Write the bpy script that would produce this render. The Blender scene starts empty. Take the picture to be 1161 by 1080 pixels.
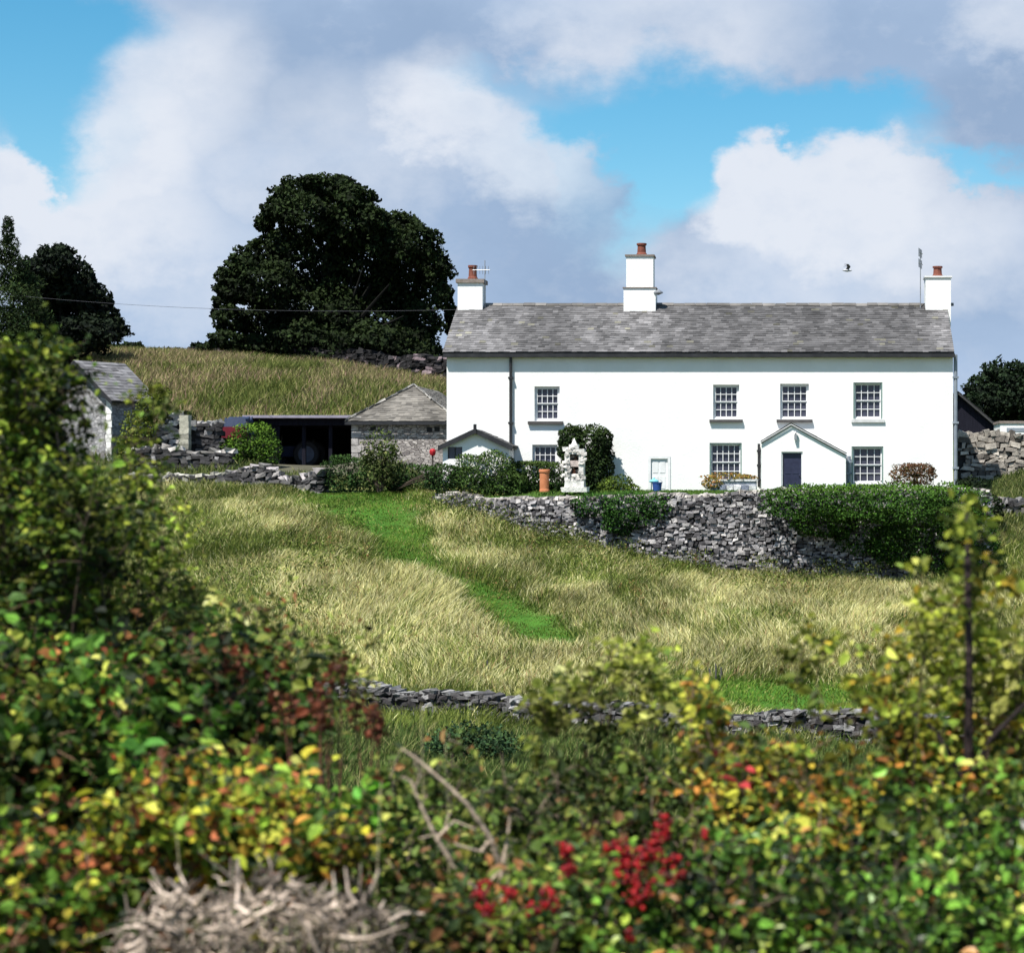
import bpy, math
import numpy as np
rng = np.random.default_rng(11)
SC = bpy.context.scene
COL = SC.collection
F, CX, CY = 2320.0, 890.0, 540.0          # focal length and principal point, in photo pixels

def P(px, py, Y):
    return np.array([(px - CX) / F * Y, Y, (CY - py) / F * Y])
def XX(px, Y): return (px - CX) / F * Y
def ZZ(py, Y): return (CY - py) / F * Y

# ------------------------------------------------------------------ numpy value noise
def _h(ix, iy, s):
    n = (ix.astype(np.int64) * 374761393 + iy.astype(np.int64) * 668265263 + s * 974634777) & 0x7fffffff
    n = ((n ^ (n >> 13)) * 1274126177) & 0x7fffffff
    return ((n ^ (n >> 16)) & 0xffff) / 65535.0
def vn(x, y, s=0):
    x = np.asarray(x, float); y = np.asarray(y, float)
    ix = np.floor(x); iy = np.floor(y); fx = x - ix; fy = y - iy
    fx = fx * fx * (3 - 2 * fx); fy = fy * fy * (3 - 2 * fy)
    a = _h(ix, iy, s); b = _h(ix + 1, iy, s); c = _h(ix, iy + 1, s); d = _h(ix + 1, iy + 1, s)
    return (a * (1 - fx) + b * fx) * (1 - fy) + (c * (1 - fx) + d * fx) * fy
def fbm(x, y, s=0, o=4):
    v = 0; a = .5; t = 0
    for i in range(o):
        v = v + a * vn(x * 2 ** i, y * 2 ** i, s + i * 17); t += a; a *= .5
    return v / t
def sstep(a, b, x):
    t = np.clip((x - a) / (b - a), 0, 1); return t * t * (3 - 2 * t)
def norm(v): return v / np.maximum(np.linalg.norm(v, axis=-1, keepdims=True), 1e-9)

# ------------------------------------------------------------------ materials
def new_mat(name):
    m = bpy.data.materials.new(name); m.use_nodes = True
    nt = m.node_tree; nt.nodes.clear()
    return m, nt
class NT:
    def __init__(s, nt): s.nt = nt
    def n(s, t, **k):
        nd = s.nt.nodes.new(t)
        for a, b in k.items(): setattr(nd, a, b)
        return nd
    def l(s, a, b): s.nt.links.new(a, b)
    def math(s, op, a, b=None, c=None, clamp=False):
        nd = s.n('ShaderNodeMath', operation=op); nd.use_clamp = clamp
        for i, v in enumerate((a, b, c)):
            if v is None: continue
            if isinstance(v, (int, float)): nd.inputs[i].default_value = v
            else: s.l(v, nd.inputs[i])
        return nd.outputs[0]
    def noise(s, vec, scale, detail=4, rough=.55):
        nd = s.n('ShaderNodeTexNoise'); nd.inputs['Scale'].default_value = scale
        nd.inputs['Detail'].default_value = detail; nd.inputs['Roughness'].default_value = rough
        if vec is not None: s.l(vec, nd.inputs['Vector'])
        return nd
    def ramp(s, fac, stops):
        nd = s.n('ShaderNodeValToRGB'); e = nd.color_ramp.elements
        while len(e) < len(stops): e.new(.5)
        for i, (p, c) in enumerate(stops):
            e[i].position = p; e[i].color = (*c, 1) if len(c) == 3 else c
        s.l(fac, nd.inputs[0]); return nd.outputs[0]
    def mix(s, fac, a, b, mode='MIX'):
        nd = s.n('ShaderNodeMix', data_type='RGBA', blend_type=mode)
        if isinstance(fac, (int, float)): nd.inputs[0].default_value = fac
        else: s.l(fac, nd.inputs[0])
        for i, v in ((6, a), (7, b)):
            if isinstance(v, tuple): nd.inputs[i].default_value = (*v, 1)
            else: s.l(v, nd.inputs[i])
        return nd.outputs[2]

def tint_mat(name, rough=.8, spec=.3, nscale=8., namt=.35, bump=0., transl=0., bscale=40.):
    """colour from the mesh's own per-piece 'tint', broken up by a noise"""
    m, nt = new_mat(name); t = NT(nt)
    at = t.n('ShaderNodeAttribute', attribute_name='tint')
    tc = t.n('ShaderNodeTexCoord')
    nz = t.noise(tc.outputs['Object'], nscale)
    k = t.ramp(nz.outputs['Fac'], [(.25, (1 - namt,) * 3), (.75, (1 + namt * .6,) * 3)])
    c = t.mix(1., at.outputs['Color'], k, 'MULTIPLY')
    b = t.n('ShaderNodeBsdfPrincipled')
    t.l(c, b.inputs['Base Color']); b.inputs['Roughness'].default_value = rough
    b.inputs['Specular IOR Level'].default_value = spec
    if bump:
        nb = t.noise(tc.outputs['Object'], bscale)
        bp = t.n('ShaderNodeBump'); bp.inputs['Strength'].default_value = bump; bp.inputs['Distance'].default_value = .05
        t.l(nb.outputs['Fac'], bp.inputs['Height']); t.l(bp.outputs[0], b.inputs['Normal'])
    out = t.n('ShaderNodeOutputMaterial')
    if transl:
        tr = t.n('ShaderNodeBsdfTranslucent'); t.l(c, tr.inputs['Color'])
        mx = t.n('ShaderNodeMixShader'); mx.inputs[0].default_value = transl
        t.l(b.outputs[0], mx.inputs[1]); t.l(tr.outputs[0], mx.inputs[2]); t.l(mx.outputs[0], out.inputs[0])
    else: t.l(b.outputs[0], out.inputs[0])
    return m
def noise_mat(name, c1, c2, scale=6., rough=.7, spec=.3, bump=.0, bscale=60., metal=0., stretch=None):
    m, nt = new_mat(name); t = NT(nt)
    tc = t.n('ShaderNodeTexCoord'); vec = tc.outputs['Object']
    if stretch:
        mp = t.n('ShaderNodeMapping'); mp.inputs['Scale'].default_value = stretch; t.l(vec, mp.inputs['Vector']); vec = mp.outputs[0]
    nz = t.noise(vec, scale, 6)
    c = t.ramp(nz.outputs['Fac'], [(.3, c1), (.7, c2)])
    b = t.n('ShaderNodeBsdfPrincipled'); t.l(c, b.inputs['Base Color'])
    b.inputs['Roughness'].default_value = rough; b.inputs['Specular IOR Level'].default_value = spec; b.inputs['Metallic'].default_value = metal
    if bump:
        nb = t.noise(vec, bscale, 4); bp = t.n('ShaderNodeBump'); bp.inputs['Strength'].default_value = bump; bp.inputs['Distance'].default_value = .03
        t.l(nb.outputs['Fac'], bp.inputs['Height']); t.l(bp.outputs[0], b.inputs['Normal'])
    out = t.n('ShaderNodeOutputMaterial'); t.l(b.outputs[0], out.inputs[0])
    return m
def masonry_mat(name, light, dark, mortar, scale=3.2):
    m, nt = new_mat(name); t = NT(nt)
    tc = t.n('ShaderNodeTexCoord'); mp = t.n('ShaderNodeMapping'); mp.inputs['Scale'].default_value = (1, 1, 1.9)
    t.l(tc.outputs['Object'], mp.inputs['Vector'])
    nz = t.noise(mp.outputs[0], 2.5, 2)
    vm = t.n('ShaderNodeMix', data_type='RGBA'); vm.inputs[0].default_value = .12
    t.l(mp.outputs[0], vm.inputs[6]); t.l(nz.outputs['Color'], vm.inputs[7])
    vo = t.n('ShaderNodeTexVoronoi'); vo.inputs['Scale'].default_value = scale; t.l(vm.outputs[2], vo.inputs['Vector'])
    ve = t.n('ShaderNodeTexVoronoi', feature='DISTANCE_TO_EDGE'); ve.inputs['Scale'].default_value = scale; t.l(vm.outputs[2], ve.inputs['Vector'])
    sp = t.n('ShaderNodeSeparateColor'); t.l(vo.outputs['Color'], sp.inputs[0])
    mid = tuple((a + b) / 2 for a, b in zip(light, dark))
    c = t.ramp(sp.outputs[0], [(.0, dark), (.45, mid), (1., light)])
    fine = t.noise(tc.outputs['Object'], 14, 6)
    c = t.mix(.5, c, t.ramp(fine.outputs['Fac'], [(.3, (.45,) * 3), (.7, (1.25,) * 3)]), 'MULTIPLY')
    e = t.math('SMOOTH_MIN', t.math('MULTIPLY', ve.outputs[0], 14.), 1., .2)
    c = t.mix(e, mortar, c)
    b = t.n('ShaderNodeBsdfPrincipled'); t.l(c, b.inputs['Base Color']); b.inputs['Roughness'].default_value = .9
    bp = t.n('ShaderNodeBump'); bp.inputs['Strength'].default_value = .9; bp.inputs['Distance'].default_value = .06
    t.l(e, bp.inputs['Height']); t.l(bp.outputs[0], b.inputs['Normal'])
    out = t.n('ShaderNodeOutputMaterial'); t.l(b.outputs[0], out.inputs[0])
    return m

M = {}
M['leaf'] = tint_mat('leaf', .6, .2, 30., .3, transl=.28)
M['leaf_gloss'] = tint_mat('glossy_leaf', .38, .28, 30., .3, transl=.1)
M['leaf_far'] = tint_mat('far_leaf', .8, .1, 2., .35, transl=.15)
M['grass'] = tint_mat('grass_blade', .75, .15, 1.5, .25, transl=.25)
M['bark'] = tint_mat('bark', .9, .2, 12., .5, .4)
M['stone'] = tint_mat('dry_stone', .92, .2, 5., .45, .6, bscale=25.)
M['slate'] = tint_mat('roof_slate', .8, .25, 1.3, .45, .25, bscale=30.)
M['berry'] = tint_mat('berry', .45, .25, 20., .2)
M['flat'] = tint_mat('weathered_paint', .6, .3, 4., .25, .15)
M['ground'] = tint_mat('soil_and_turf', .95, .1, 1.2, .45, .6, bscale=8.)
M['glass'] = noise_mat('window_glass', (.03, .032, .05), (.07, .07, .10), 1.2, .08, .5)
M['white'] = noise_mat('white_render', (.74, .74, .72), (.83, .83, .82), .9, .85, .2, .35, 14., )
M['white_paint'] = noise_mat('white_paint', (.62, .62, .63), (.76, .76, .77), 4., .5, .4)
M['black'] = noise_mat('black_gutter_paint', (.012, .012, .014), (.03, .03, .033), 3., .45, .4)
M['grey_pipe'] = noise_mat('grey_blue_pipe', (.16, .19, .23), (.25, .28, .32), 3., .5, .4)
M['navy'] = noise_mat('navy_door_paint', (.018, .02, .045), (.03, .034, .07), 5., .4, .4)
M['terracotta'] = noise_mat('terracotta', (.12, .04, .03), (.22, .08, .055), 7., .85, .2, .2)
M['brick'] = noise_mat('orange_brick', (.40, .14, .06), (.55, .22, .11), 5., .85, .2, .2)
M['lead'] = noise_mat('aged_cap', (.16, .13, .11), (.26, .22, .20), 8., .9, .2, .3)
M['masonry'] = masonry_mat('rubble_masonry', (.50, .46, .43), (.17, .15, .145), (.19, .17, .16), 5.5)
M['masonry_white'] = masonry_mat('limewashed_masonry', (.42, .41, .41), (.20, .20, .21), (.2, .19, .19), 5.)
M['steel'] = noise_mat('galvanised_steel', (.25, .26, .28), (.4, .41, .43), 6., .45, .5, metal=.6)
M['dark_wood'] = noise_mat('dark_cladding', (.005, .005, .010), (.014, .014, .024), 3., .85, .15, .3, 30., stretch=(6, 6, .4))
M['tin'] = noise_mat('tin_roof', (.20, .18, .24), (.32, .30, .36), 2., .6, .3, .2)

# ------------------------------------------------------------------ objects
def tagp(o, label=None, cat=None, group=None, kind=None):
    if label: o['label'] = label
    if cat: o['category'] = cat
    if group: o['group'] = group
    if kind: o['kind'] = kind
    return o
def wloc(o):
    v = np.zeros(3)
    while o is not None: v = v + np.array(o.location); o = o.parent
    return v
def thing(name, label, cat, loc, group=None):
    o = bpy.data.objects.new(name, None); COL.objects.link(o); o.empty_display_size = .3
    o.location = tuple(float(a) for a in loc)
    return tagp(o, label, cat, group)
def np_mesh(name, V, faces, C, mat, parent=None, loc=None, smooth=False):
    """V n x 3 world points, faces list of (m x k) int arrays, C n x 3 tint"""
    V = np.asarray(V, float)
    base = wloc(parent) if parent is not None else (np.zeros(3) if loc is None else np.asarray(loc, float))
    me = bpy.data.meshes.new(name)
    me.vertices.add(len(V)); me.vertices.foreach_set('co', (V - base).astype(np.float32).ravel())
    faces = [np.asarray(f, np.int32) for f in faces if len(f)]
    li = np.concatenate([f.ravel() for f in faces])
    tot = np.concatenate([np.full(len(f), f.shape[1], np.int32) for f in faces])
    st = np.concatenate([[0], np.cumsum(tot)[:-1]]).astype(np.int32)
    me.loops.add(len(li)); me.loops.foreach_set('vertex_index', li)
    me.polygons.add(len(tot)); me.polygons.foreach_set('loop_start', st); me.polygons.foreach_set('loop_total', tot)
    me.polygons.foreach_set('use_smooth', np.full(len(tot), bool(smooth)))
    me.update(calc_edges=True)
    if C is not None:
        at = me.color_attributes.new('tint', 'FLOAT_COLOR', 'POINT')
        rgba = np.ones((len(V), 4), np.float32); rgba[:, :3] = np.clip(C, 0, 1)
        at.data.foreach_set('color', rgba.ravel())
    me.materials.append(mat)
    o = bpy.data.objects.new(name, me); COL.objects.link(o)
    if parent is not None: o.parent = parent
    else: o.location = tuple(float(a) for a in base)
    return o
class MB:
    def __init__(s): s.V = []; s.C = []; s.F = {}; s.n = 0
    def add(s, V, faces, col=(.5, .5, .5)):
        V = np.asarray(V, float); col = np.asarray(col, float)
        if col.ndim == 1: col = np.tile(col, (len(V), 1))
        for f in faces:
            s.F.setdefault(len(f), []).append([i + s.n for i in f])
        s.V.append(V); s.C.append(col); s.n += len(V); return s
    def addn(s, V, farr, C):
        for f in farr:
            if len(f): s.F.setdefault(f.shape[1], []).extend((np.asarray(f) + s.n).tolist())
        s.V.append(np.asarray(V)); s.C.append(np.asarray(C)); s.n += len(V); return s
    def box(s, x0, x1, y0, y1, z0, z1, col=(.5, .5, .5)):
        V = [(x, y, z) for z in (z0, z1) for x, y in ((x0, y0), (x1, y0), (x1, y1), (x0, y1))]
        return s.add(V, HEX, col)
    def tube(s, pts, radii, n=6, col=(.1, .08, .06), cap=True):
        pts = np.asarray(pts, float); m = len(pts); radii = np.broadcast_to(radii, (m,))
        T = norm(np.gradient(pts, axis=0)); ref = np.array([0, 0, 1.]) if abs(T[0][2]) < .9 else np.array([1., 0, 0])
        A = norm(np.cross(T, ref)); B = np.cross(T, A); a = np.arange(n) * 2 * math.pi / n
        V = pts[:, None] + radii[:, None, None] * (np.cos(a)[None, :, None] * A[:, None] + np.sin(a)[None, :, None] * B[:, None])
        fs = []
        for i in range(m - 1):
            for j in range(n):
                fs.append((i * n + j, i * n + (j + 1) % n, (i + 1) * n + (j + 1) % n, (i + 1) * n + j))
        if cap: fs += [tuple(range(n))[::-1], tuple(range((m - 1) * n, m * n))]
        return s.add(V.reshape(-1, 3), fs, col)
    def lathe(s, c, prof, n=14, col=(.5, .5, .5)):
        V = []; fs = []
        for r, z in prof:
            for j in range(n):
                a = 2 * math.pi * j / n; V.append((c[0] + r * math.cos(a), c[1] + r * math.sin(a), c[2] + z))
        for i in range(len(prof) - 1):
            for j in range(n): fs.append((i * n + j, i * n + (j + 1) % n, (i + 1) * n + (j + 1) % n, (i + 1) * n + j))
        fs += [tuple(range(n))[::-1], tuple(range((len(prof) - 1) * n, len(prof) * n))]
        return s.add(V, fs, col)
    def build(s, name, mat, parent=None, loc=None, smooth=False):
        return np_mesh(name, np.concatenate(s.V), [np.array(f) for f in s.F.values()], np.concatenate(s.C), mat, parent, loc, smooth)
HEX = [(0, 3, 2, 1), (4, 5, 6, 7), (0, 1, 5, 4), (1, 2, 6, 5), (2, 3, 7, 6), (3, 0, 4, 7)]

# ------------------------------------------------------------------ terrain
ctl = []
def cp(px, py, Y): ctl.append(tuple(P(px, py, Y)))
def cz(x, Y, z): ctl.append((x, Y, z))
for x in (-60, -30, -15, 0, 15, 30):
    cz(x, -12, -1.6); cz(x, 0, -1.65); cz(x, 5, -1.75); cz(x, 8, -2.2); cz(x, 12, -3.3); cz(x, 20, -4.9); cz(x, 30, -5.7)
    cz(x, 40, -5.8 if x < -10 else -6.2)
for a in ((390, 803, 52), (680, 830, 49.5), (980, 858, 47), (150, 775, 52), (1161, 850, 47),
          (370, 562, 80), (300, 557, 81), (150, 557, 82), (0, 560, 84), (440, 562, 80), (500, 567, 78.6),
          (520, 574, 77.3), (600, 602, 75.8), (700, 628, 74.4), (800, 645, 73.4), (900, 652, 72.8), (1000, 657, 72.4), (1100, 645, 72.8), (1161, 606, 78),
          (200, 625, 66), (400, 640, 66), (550, 670, 65), (700, 695, 63), (850, 710, 62), (1000, 720, 62), (1161, 690, 66), (1161, 560, 84), (1161, 540, 87)): cp(*a)
for px in (520, 650, 800, 950, 1080):
    for Y in (80, 89): cz(XX(px, Y), Y, -1.0)
for a in ((250, 536, 86), (450, 524, 90), (300, 526, 90), (100, 505, 90), (300, 470, 102), (450, 472, 102), (130, 448, 102), (130, 412, 130), (300, 414, 128), (450, 427, 120), (510, 436, 118),
          (0, 440, 102), (0, 390, 130), (210, 411, 131), (380, 418, 126)): cp(*a)
for a in ((300, 529, 93), (390, 529, 93), (345, 529, 90.5), (300, 529, 99), (390, 529, 99), (345, 530, 96)): cp(*a)
for a in ((-10, 95, .3), (0, 95, .5), (9, 95, 1.6), (-8, 115, 3.), (2, 118, 2.4), (12, 112, 1.9), (30, 112, 1.9), (30, 90, 0), (30, 75, -3), (30, 60, -5)): cz(*a)
for x in (-60, -30, -10, 10, 30): cz(x, 160, 2.)
cz(-60, 52, -5); cz(-60, 66, -2.4); cz(-60, 84, -.7); cz(-60, 105, 4); cz(-60, 130, 8.3)
ctl = np.array(ctl)
def _k(x, y): return np.sqrt((x[:, None] - ctl[None, :, 0]) ** 2 + (y[:, None] - ctl[None, :, 1]) ** 2 + .3)
_n = len(ctl)
_A = np.zeros((_n + 1, _n + 1)); _A[:_n, :_n] = _k(ctl[:, 0], ctl[:, 1]) + np.eye(_n) * -.05; _A[:_n, _n] = 1; _A[_n, :_n] = 1
_w = np.linalg.solve(_A, np.append(ctl[:, 2], 0))
def g(x, y):
    x = np.clip(np.atleast_1d(np.asarray(x, float)), -60, 30); y = np.clip(np.atleast_1d(np.asarray(y, float)), -12, 160)
    out = np.empty(len(x))
    for i in range(0, len(x), 20000):
        out[i:i + 20000] = _k(x[i:i + 20000], y[i:i + 20000]) @ _w[:_n] + _w[_n]
    return out + (fbm(x * .5, y * .5, 3, 3) - .5) * .25
def g1(x, y): return float(g([x], [y])[0])
def hit(px, py, y0=40, y1=85):
    Y = np.linspace(y0, y1, 900); d = ZZ(py, Y) - g(XX(px, Y), Y)
    k = np.where((d[:-1] > 0) & (d[1:] <= 0))[0]
    Yh = Y[k[0]] if len(k) else y1
    return np.array([XX(px, Yh), Yh])

# mown path through the field and other bright turf
PATH = [(400, 552, 2.3), (420, 580, 1.9), (448, 610, 1.15), (474, 642, .85), (505, 655, .3), (535, 662, .4), (562, 682, .95), (590, 702, 1.0), (634, 726, .75)]
_pp = np.array([[*hit(a, b), w] for a, b, w in PATH])
_pp[0, 1] = 80.6; _pp[0, 0] = XX(398, 80.6)
def path_mask(x, y):
    x = np.asarray(x); y = np.asarray(y); best = np.zeros(len(x))
    for (ax, ay, aw), (bx, by, bw) in zip(_pp[:-1], _pp[1:]):
        dx, dy = bx - ax, by - ay
        t = np.clip(((x - ax) * dx + (y - ay) * dy) / (dx * dx + dy * dy), 0, 1)
        d = np.hypot(x - ax - t * dx, (y - ay - t * dy))
        w = aw + (bw - aw) * t
        best = np.maximum(best, sstep(1.5, .55, d / np.maximum(w, .05) * 1.0 + (fbm(x * 1.6, y * 1.1, 5, 3) - .5) * 1.1))
    # bright turf strip above the low wall
    sx, sy = hit(890, 792); s2 = hit(805, 782); s3 = hit(975, 800)
    t = np.clip((x - s2[0]) / (s3[0] - s2[0]), 0, 1)
    yc = s2[1] + t * (s3[1] - s2[1])
    m = sstep(2.6, 1.2, np.abs(y - yc) + (vn(x, y, 9) - .5)) * sstep(-.6, .6, x - s2[0] + 1) * sstep(-.6, .6, s3[0] + 1 - x)
    return np.maximum(best, m)
RW0 = [(497, 78.6), (520, 77.5), (600, 76.1), (700, 74.8), (800, 73.8), (900, 73.2), (1000, 72.8), (1118, 73.6), (1161, 78)]
def straw(x, y):
    """0 green .. 1 pale dry grass"""
    v = fbm(x * .16, y * .11, 21, 3) * .6 + fbm(x * .8, y * .45, 31, 4) * .8
    v = v - .12 + .14 * sstep(-24, -10, x) - .35 * sstep(55, 51.5, y) * sstep(2, -6, x)
    v = v - .26 * sstep(.45, .72, fbm(x * .3, y * .22, 91, 3)) - .16 * sstep(-16, -24, x) * sstep(82, 70, y) - .22 * sstep(3.2, .6, np.interp(x, [XX(p, q) for p, q in RW0], [q for _, q in RW0]) - .6 - y) * sstep(-14.5, -11, x)
    return sstep(.3, .78, v)

def build_ground():
    xs = np.unique(np.concatenate([[-1500, -800, -400, -200, -120, -85], np.linspace(-62, 32, 150), [50, 90, 150, 300, 700, 1500]]))
    ys = np.unique(np.concatenate([[-1000, -400, -150, -60, -25], np.linspace(-12, 160, 240), [180, 220, 300, 500, 900, 1800, 3000]]))
    X, Y = np.meshgrid(xs, ys); x = X.ravel(); y = Y.ravel(); z = g(x, y)
    z = z - .02 * np.maximum(0, y - 160) ** .8
    V = np.stack([x, y, z], 1); nx = len(xs); ny = len(ys)
    i, j = np.meshgrid(np.arange(ny - 1), np.arange(nx - 1), indexing='ij'); a = (i * nx + j).ravel()
    s = straw(x, y)[:, None]; pm = path_mask(x, y)[:, None]
    C = (1 - s) * np.array([.05, .075, .02]) + s * np.array([.20, .19, .07])
    C = C * (1 - pm) + pm * np.array([.05, .13, .016])
    yard = (sstep(84, 87, y) * sstep(97, 95, y) * sstep(-13, -16, x))[:, None]
    C = C * (1 - yard) + yard * np.array([.09, .085, .06])
    o = np_mesh('ground', V, [np.stack([a, a + 1, a + nx + 1, a + nx], 1)], C, M['ground'], smooth=True)
    o['kind'] = 'structure'
build_ground()

# ------------------------------------------------------------------ leaves and plants
def pal(n, entries):
    cs = np.array([e[0] for e in entries], float); w = np.array([e[1] for e in entries], float)
    return cs[rng.choice(len(cs), n, p=w / w.sum())]
def leaf_geo(pos, axis, nrm, L, W, fold=.15, big=True):
    """leaf blades: 6 points and two faces each (big) or 4 points and one face"""
    axis = norm(axis); side = norm(np.cross(axis, nrm)); nn = np.cross(side, axis)
    L = np.broadcast_to(L, len(pos))[:, None]; Wd = L * W
    if big:
        up = nn * L * fold
        V = np.stack([pos, pos + axis * L * .3 + side * Wd * .5 + up * .7, pos + axis * L * .68 + side * Wd * .42 + up * .6,
                      pos + axis * L - nn * L * .08, pos + axis * L * .68 - side * Wd * .42 + up * .6, pos + axis * L * .3 - side * Wd * .5 + up * .7], 1)
        b = np.arange(len(pos))[:, None] * 6
        f = np.concatenate([b + np.array([0, 1, 2, 3]), b + np.array([0, 3, 4, 5])])
        return V.reshape(-1, 3), f, 6
    V = np.stack([pos, pos + axis * L * .5 + side * Wd * .5, pos + axis * L, pos + axis * L * .5 - side * Wd * .5], 1)
    b = np.arange(len(pos))[:, None] * 4
    return V.reshape(-1, 3), b + np.array([0, 1, 2, 3]), 4
def randdir(n): return norm(rng.normal(size=(n, 3)))
def shell(n, c, r, p=2., thick=.16, lump=.14):
    d = rng.normal(size=(n, 3)); d = d / (np.abs(d) ** p).sum(1, keepdims=True) ** (1 / p)
    ph = rng.uniform(0, 6.28, 6)
    b = 1 + lump * (np.sin(d[:, 0] * 6 + ph[0]) * np.sin(d[:, 1] * 5 + ph[1]) + np.sin(d[:, 2] * 7 + ph[2] + d[:, 0] * 4) * .8) * .6
    k = b * (1 - np.abs(rng.normal(0, thick, n)))
    return np.asarray(c) + d * k[:, None] * np.asarray(r), d
def leafy(name, blobs, n, size, palette, mat, parent, p=2., thick=.16, lump=.16, w=.6, up=.8, tip=None, big=False, jit=.35, zmin=None, out=.8):
    """a mass of leaves over blobs (px, py, Y, rx px, ry px, depth m)"""
    Vs = []; Ds = []
    area = np.array([b[3] * b[4] for b in blobs], float) ** .8; area /= area.sum()
    for b, a in zip(blobs, area):
        s = b[2] / F
        v, d = shell(max(8, int(n * a)), P(b[0], b[1], b[2]), (b[3] * s, b[5], b[4] * s), p, thick, lump)
        Vs.append(v); Ds.append(d)
    pos = np.concatenate(Vs); d = np.concatenate(Ds)
    if zmin is not None:
        k = pos[:, 2] > zmin; pos = pos[k]; d = d[k]
    m = len(pos)
    nr = norm(d * out + np.array([0, 0, up]) + rng.normal(size=(m, 3)) * .55)
    ax = norm(d * .5 + rng.normal(size=(m, 3)))
    L = size * rng.uniform(.65, 1.35, m)
    C = pal(m, palette)
    cl = fbm(pos[:, 0] * 1.3 / max(size * 6, .2) + pos[:, 1], pos[:, 2] * 1.3 / max(size * 6, .2), 41, 2)
    C = C * (1 + (cl - .5)[:, None] * 1.1) * rng.uniform(1 - jit, 1 + jit, (m, 1))
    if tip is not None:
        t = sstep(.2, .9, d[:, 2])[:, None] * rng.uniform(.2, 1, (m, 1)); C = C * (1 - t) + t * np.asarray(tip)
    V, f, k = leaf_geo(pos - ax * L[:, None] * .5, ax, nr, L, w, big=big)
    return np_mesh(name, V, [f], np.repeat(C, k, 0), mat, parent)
def stems(name, parent, base, targets, r0, col=(.08, .06, .045), n=6, sag=.15, seg=7, rend=.25):
    mb = MB(); base = np.asarray(base, float)
    for tg in targets:
        tg = np.asarray(tg, float); b = base + rng.normal(0, .04, 3) * np.array([1, 1, 0]) * r0 * 8
        mid = (b + tg) / 2 + np.array([0, 0, 1]) * np.linalg.norm(tg - b) * sag + rng.normal(0, .06, 3) * np.linalg.norm(tg - b)
        t = np.linspace(0, 1, seg)[:, None]
        pts = (1 - t) ** 2 * b + 2 * t * (1 - t) * mid + t * t * tg
        mb.tube(pts, r0 * (1 - (1 - rend) * t[:, 0]), n, np.asarray(col) * rng.uniform(.7, 1.3))
    return mb.build(name, M['bark'], parent)

GREEN = [((.035, .075, .014), 3), ((.055, .11, .018), 3), ((.02, .045, .010), 2)]
DARK = [((.012, .022, .008), 4), ((.02, .036, .010), 3), ((.008, .012, .006), 3)]
def garden_bush(name, label, blobs, n, size, palette, base, tip=None, group=None, p=2.3, cat='bush', mat='leaf_far', part='foliage', **k):
    r = thing(name, label, cat, base, group)
    stems('stem', r, base, [P(b[0] + rng.uniform(-.4, .4) * b[3], b[1] - .2 * b[4], b[2]) for b in blobs for _ in range(3)], .035)
    leafy(part, blobs, n, size, palette, M[mat], r, p=p, tip=tip, **k)
    return r
def onground(px, Y): x = XX(px, Y); return (x, Y, g1(x, Y))

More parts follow.
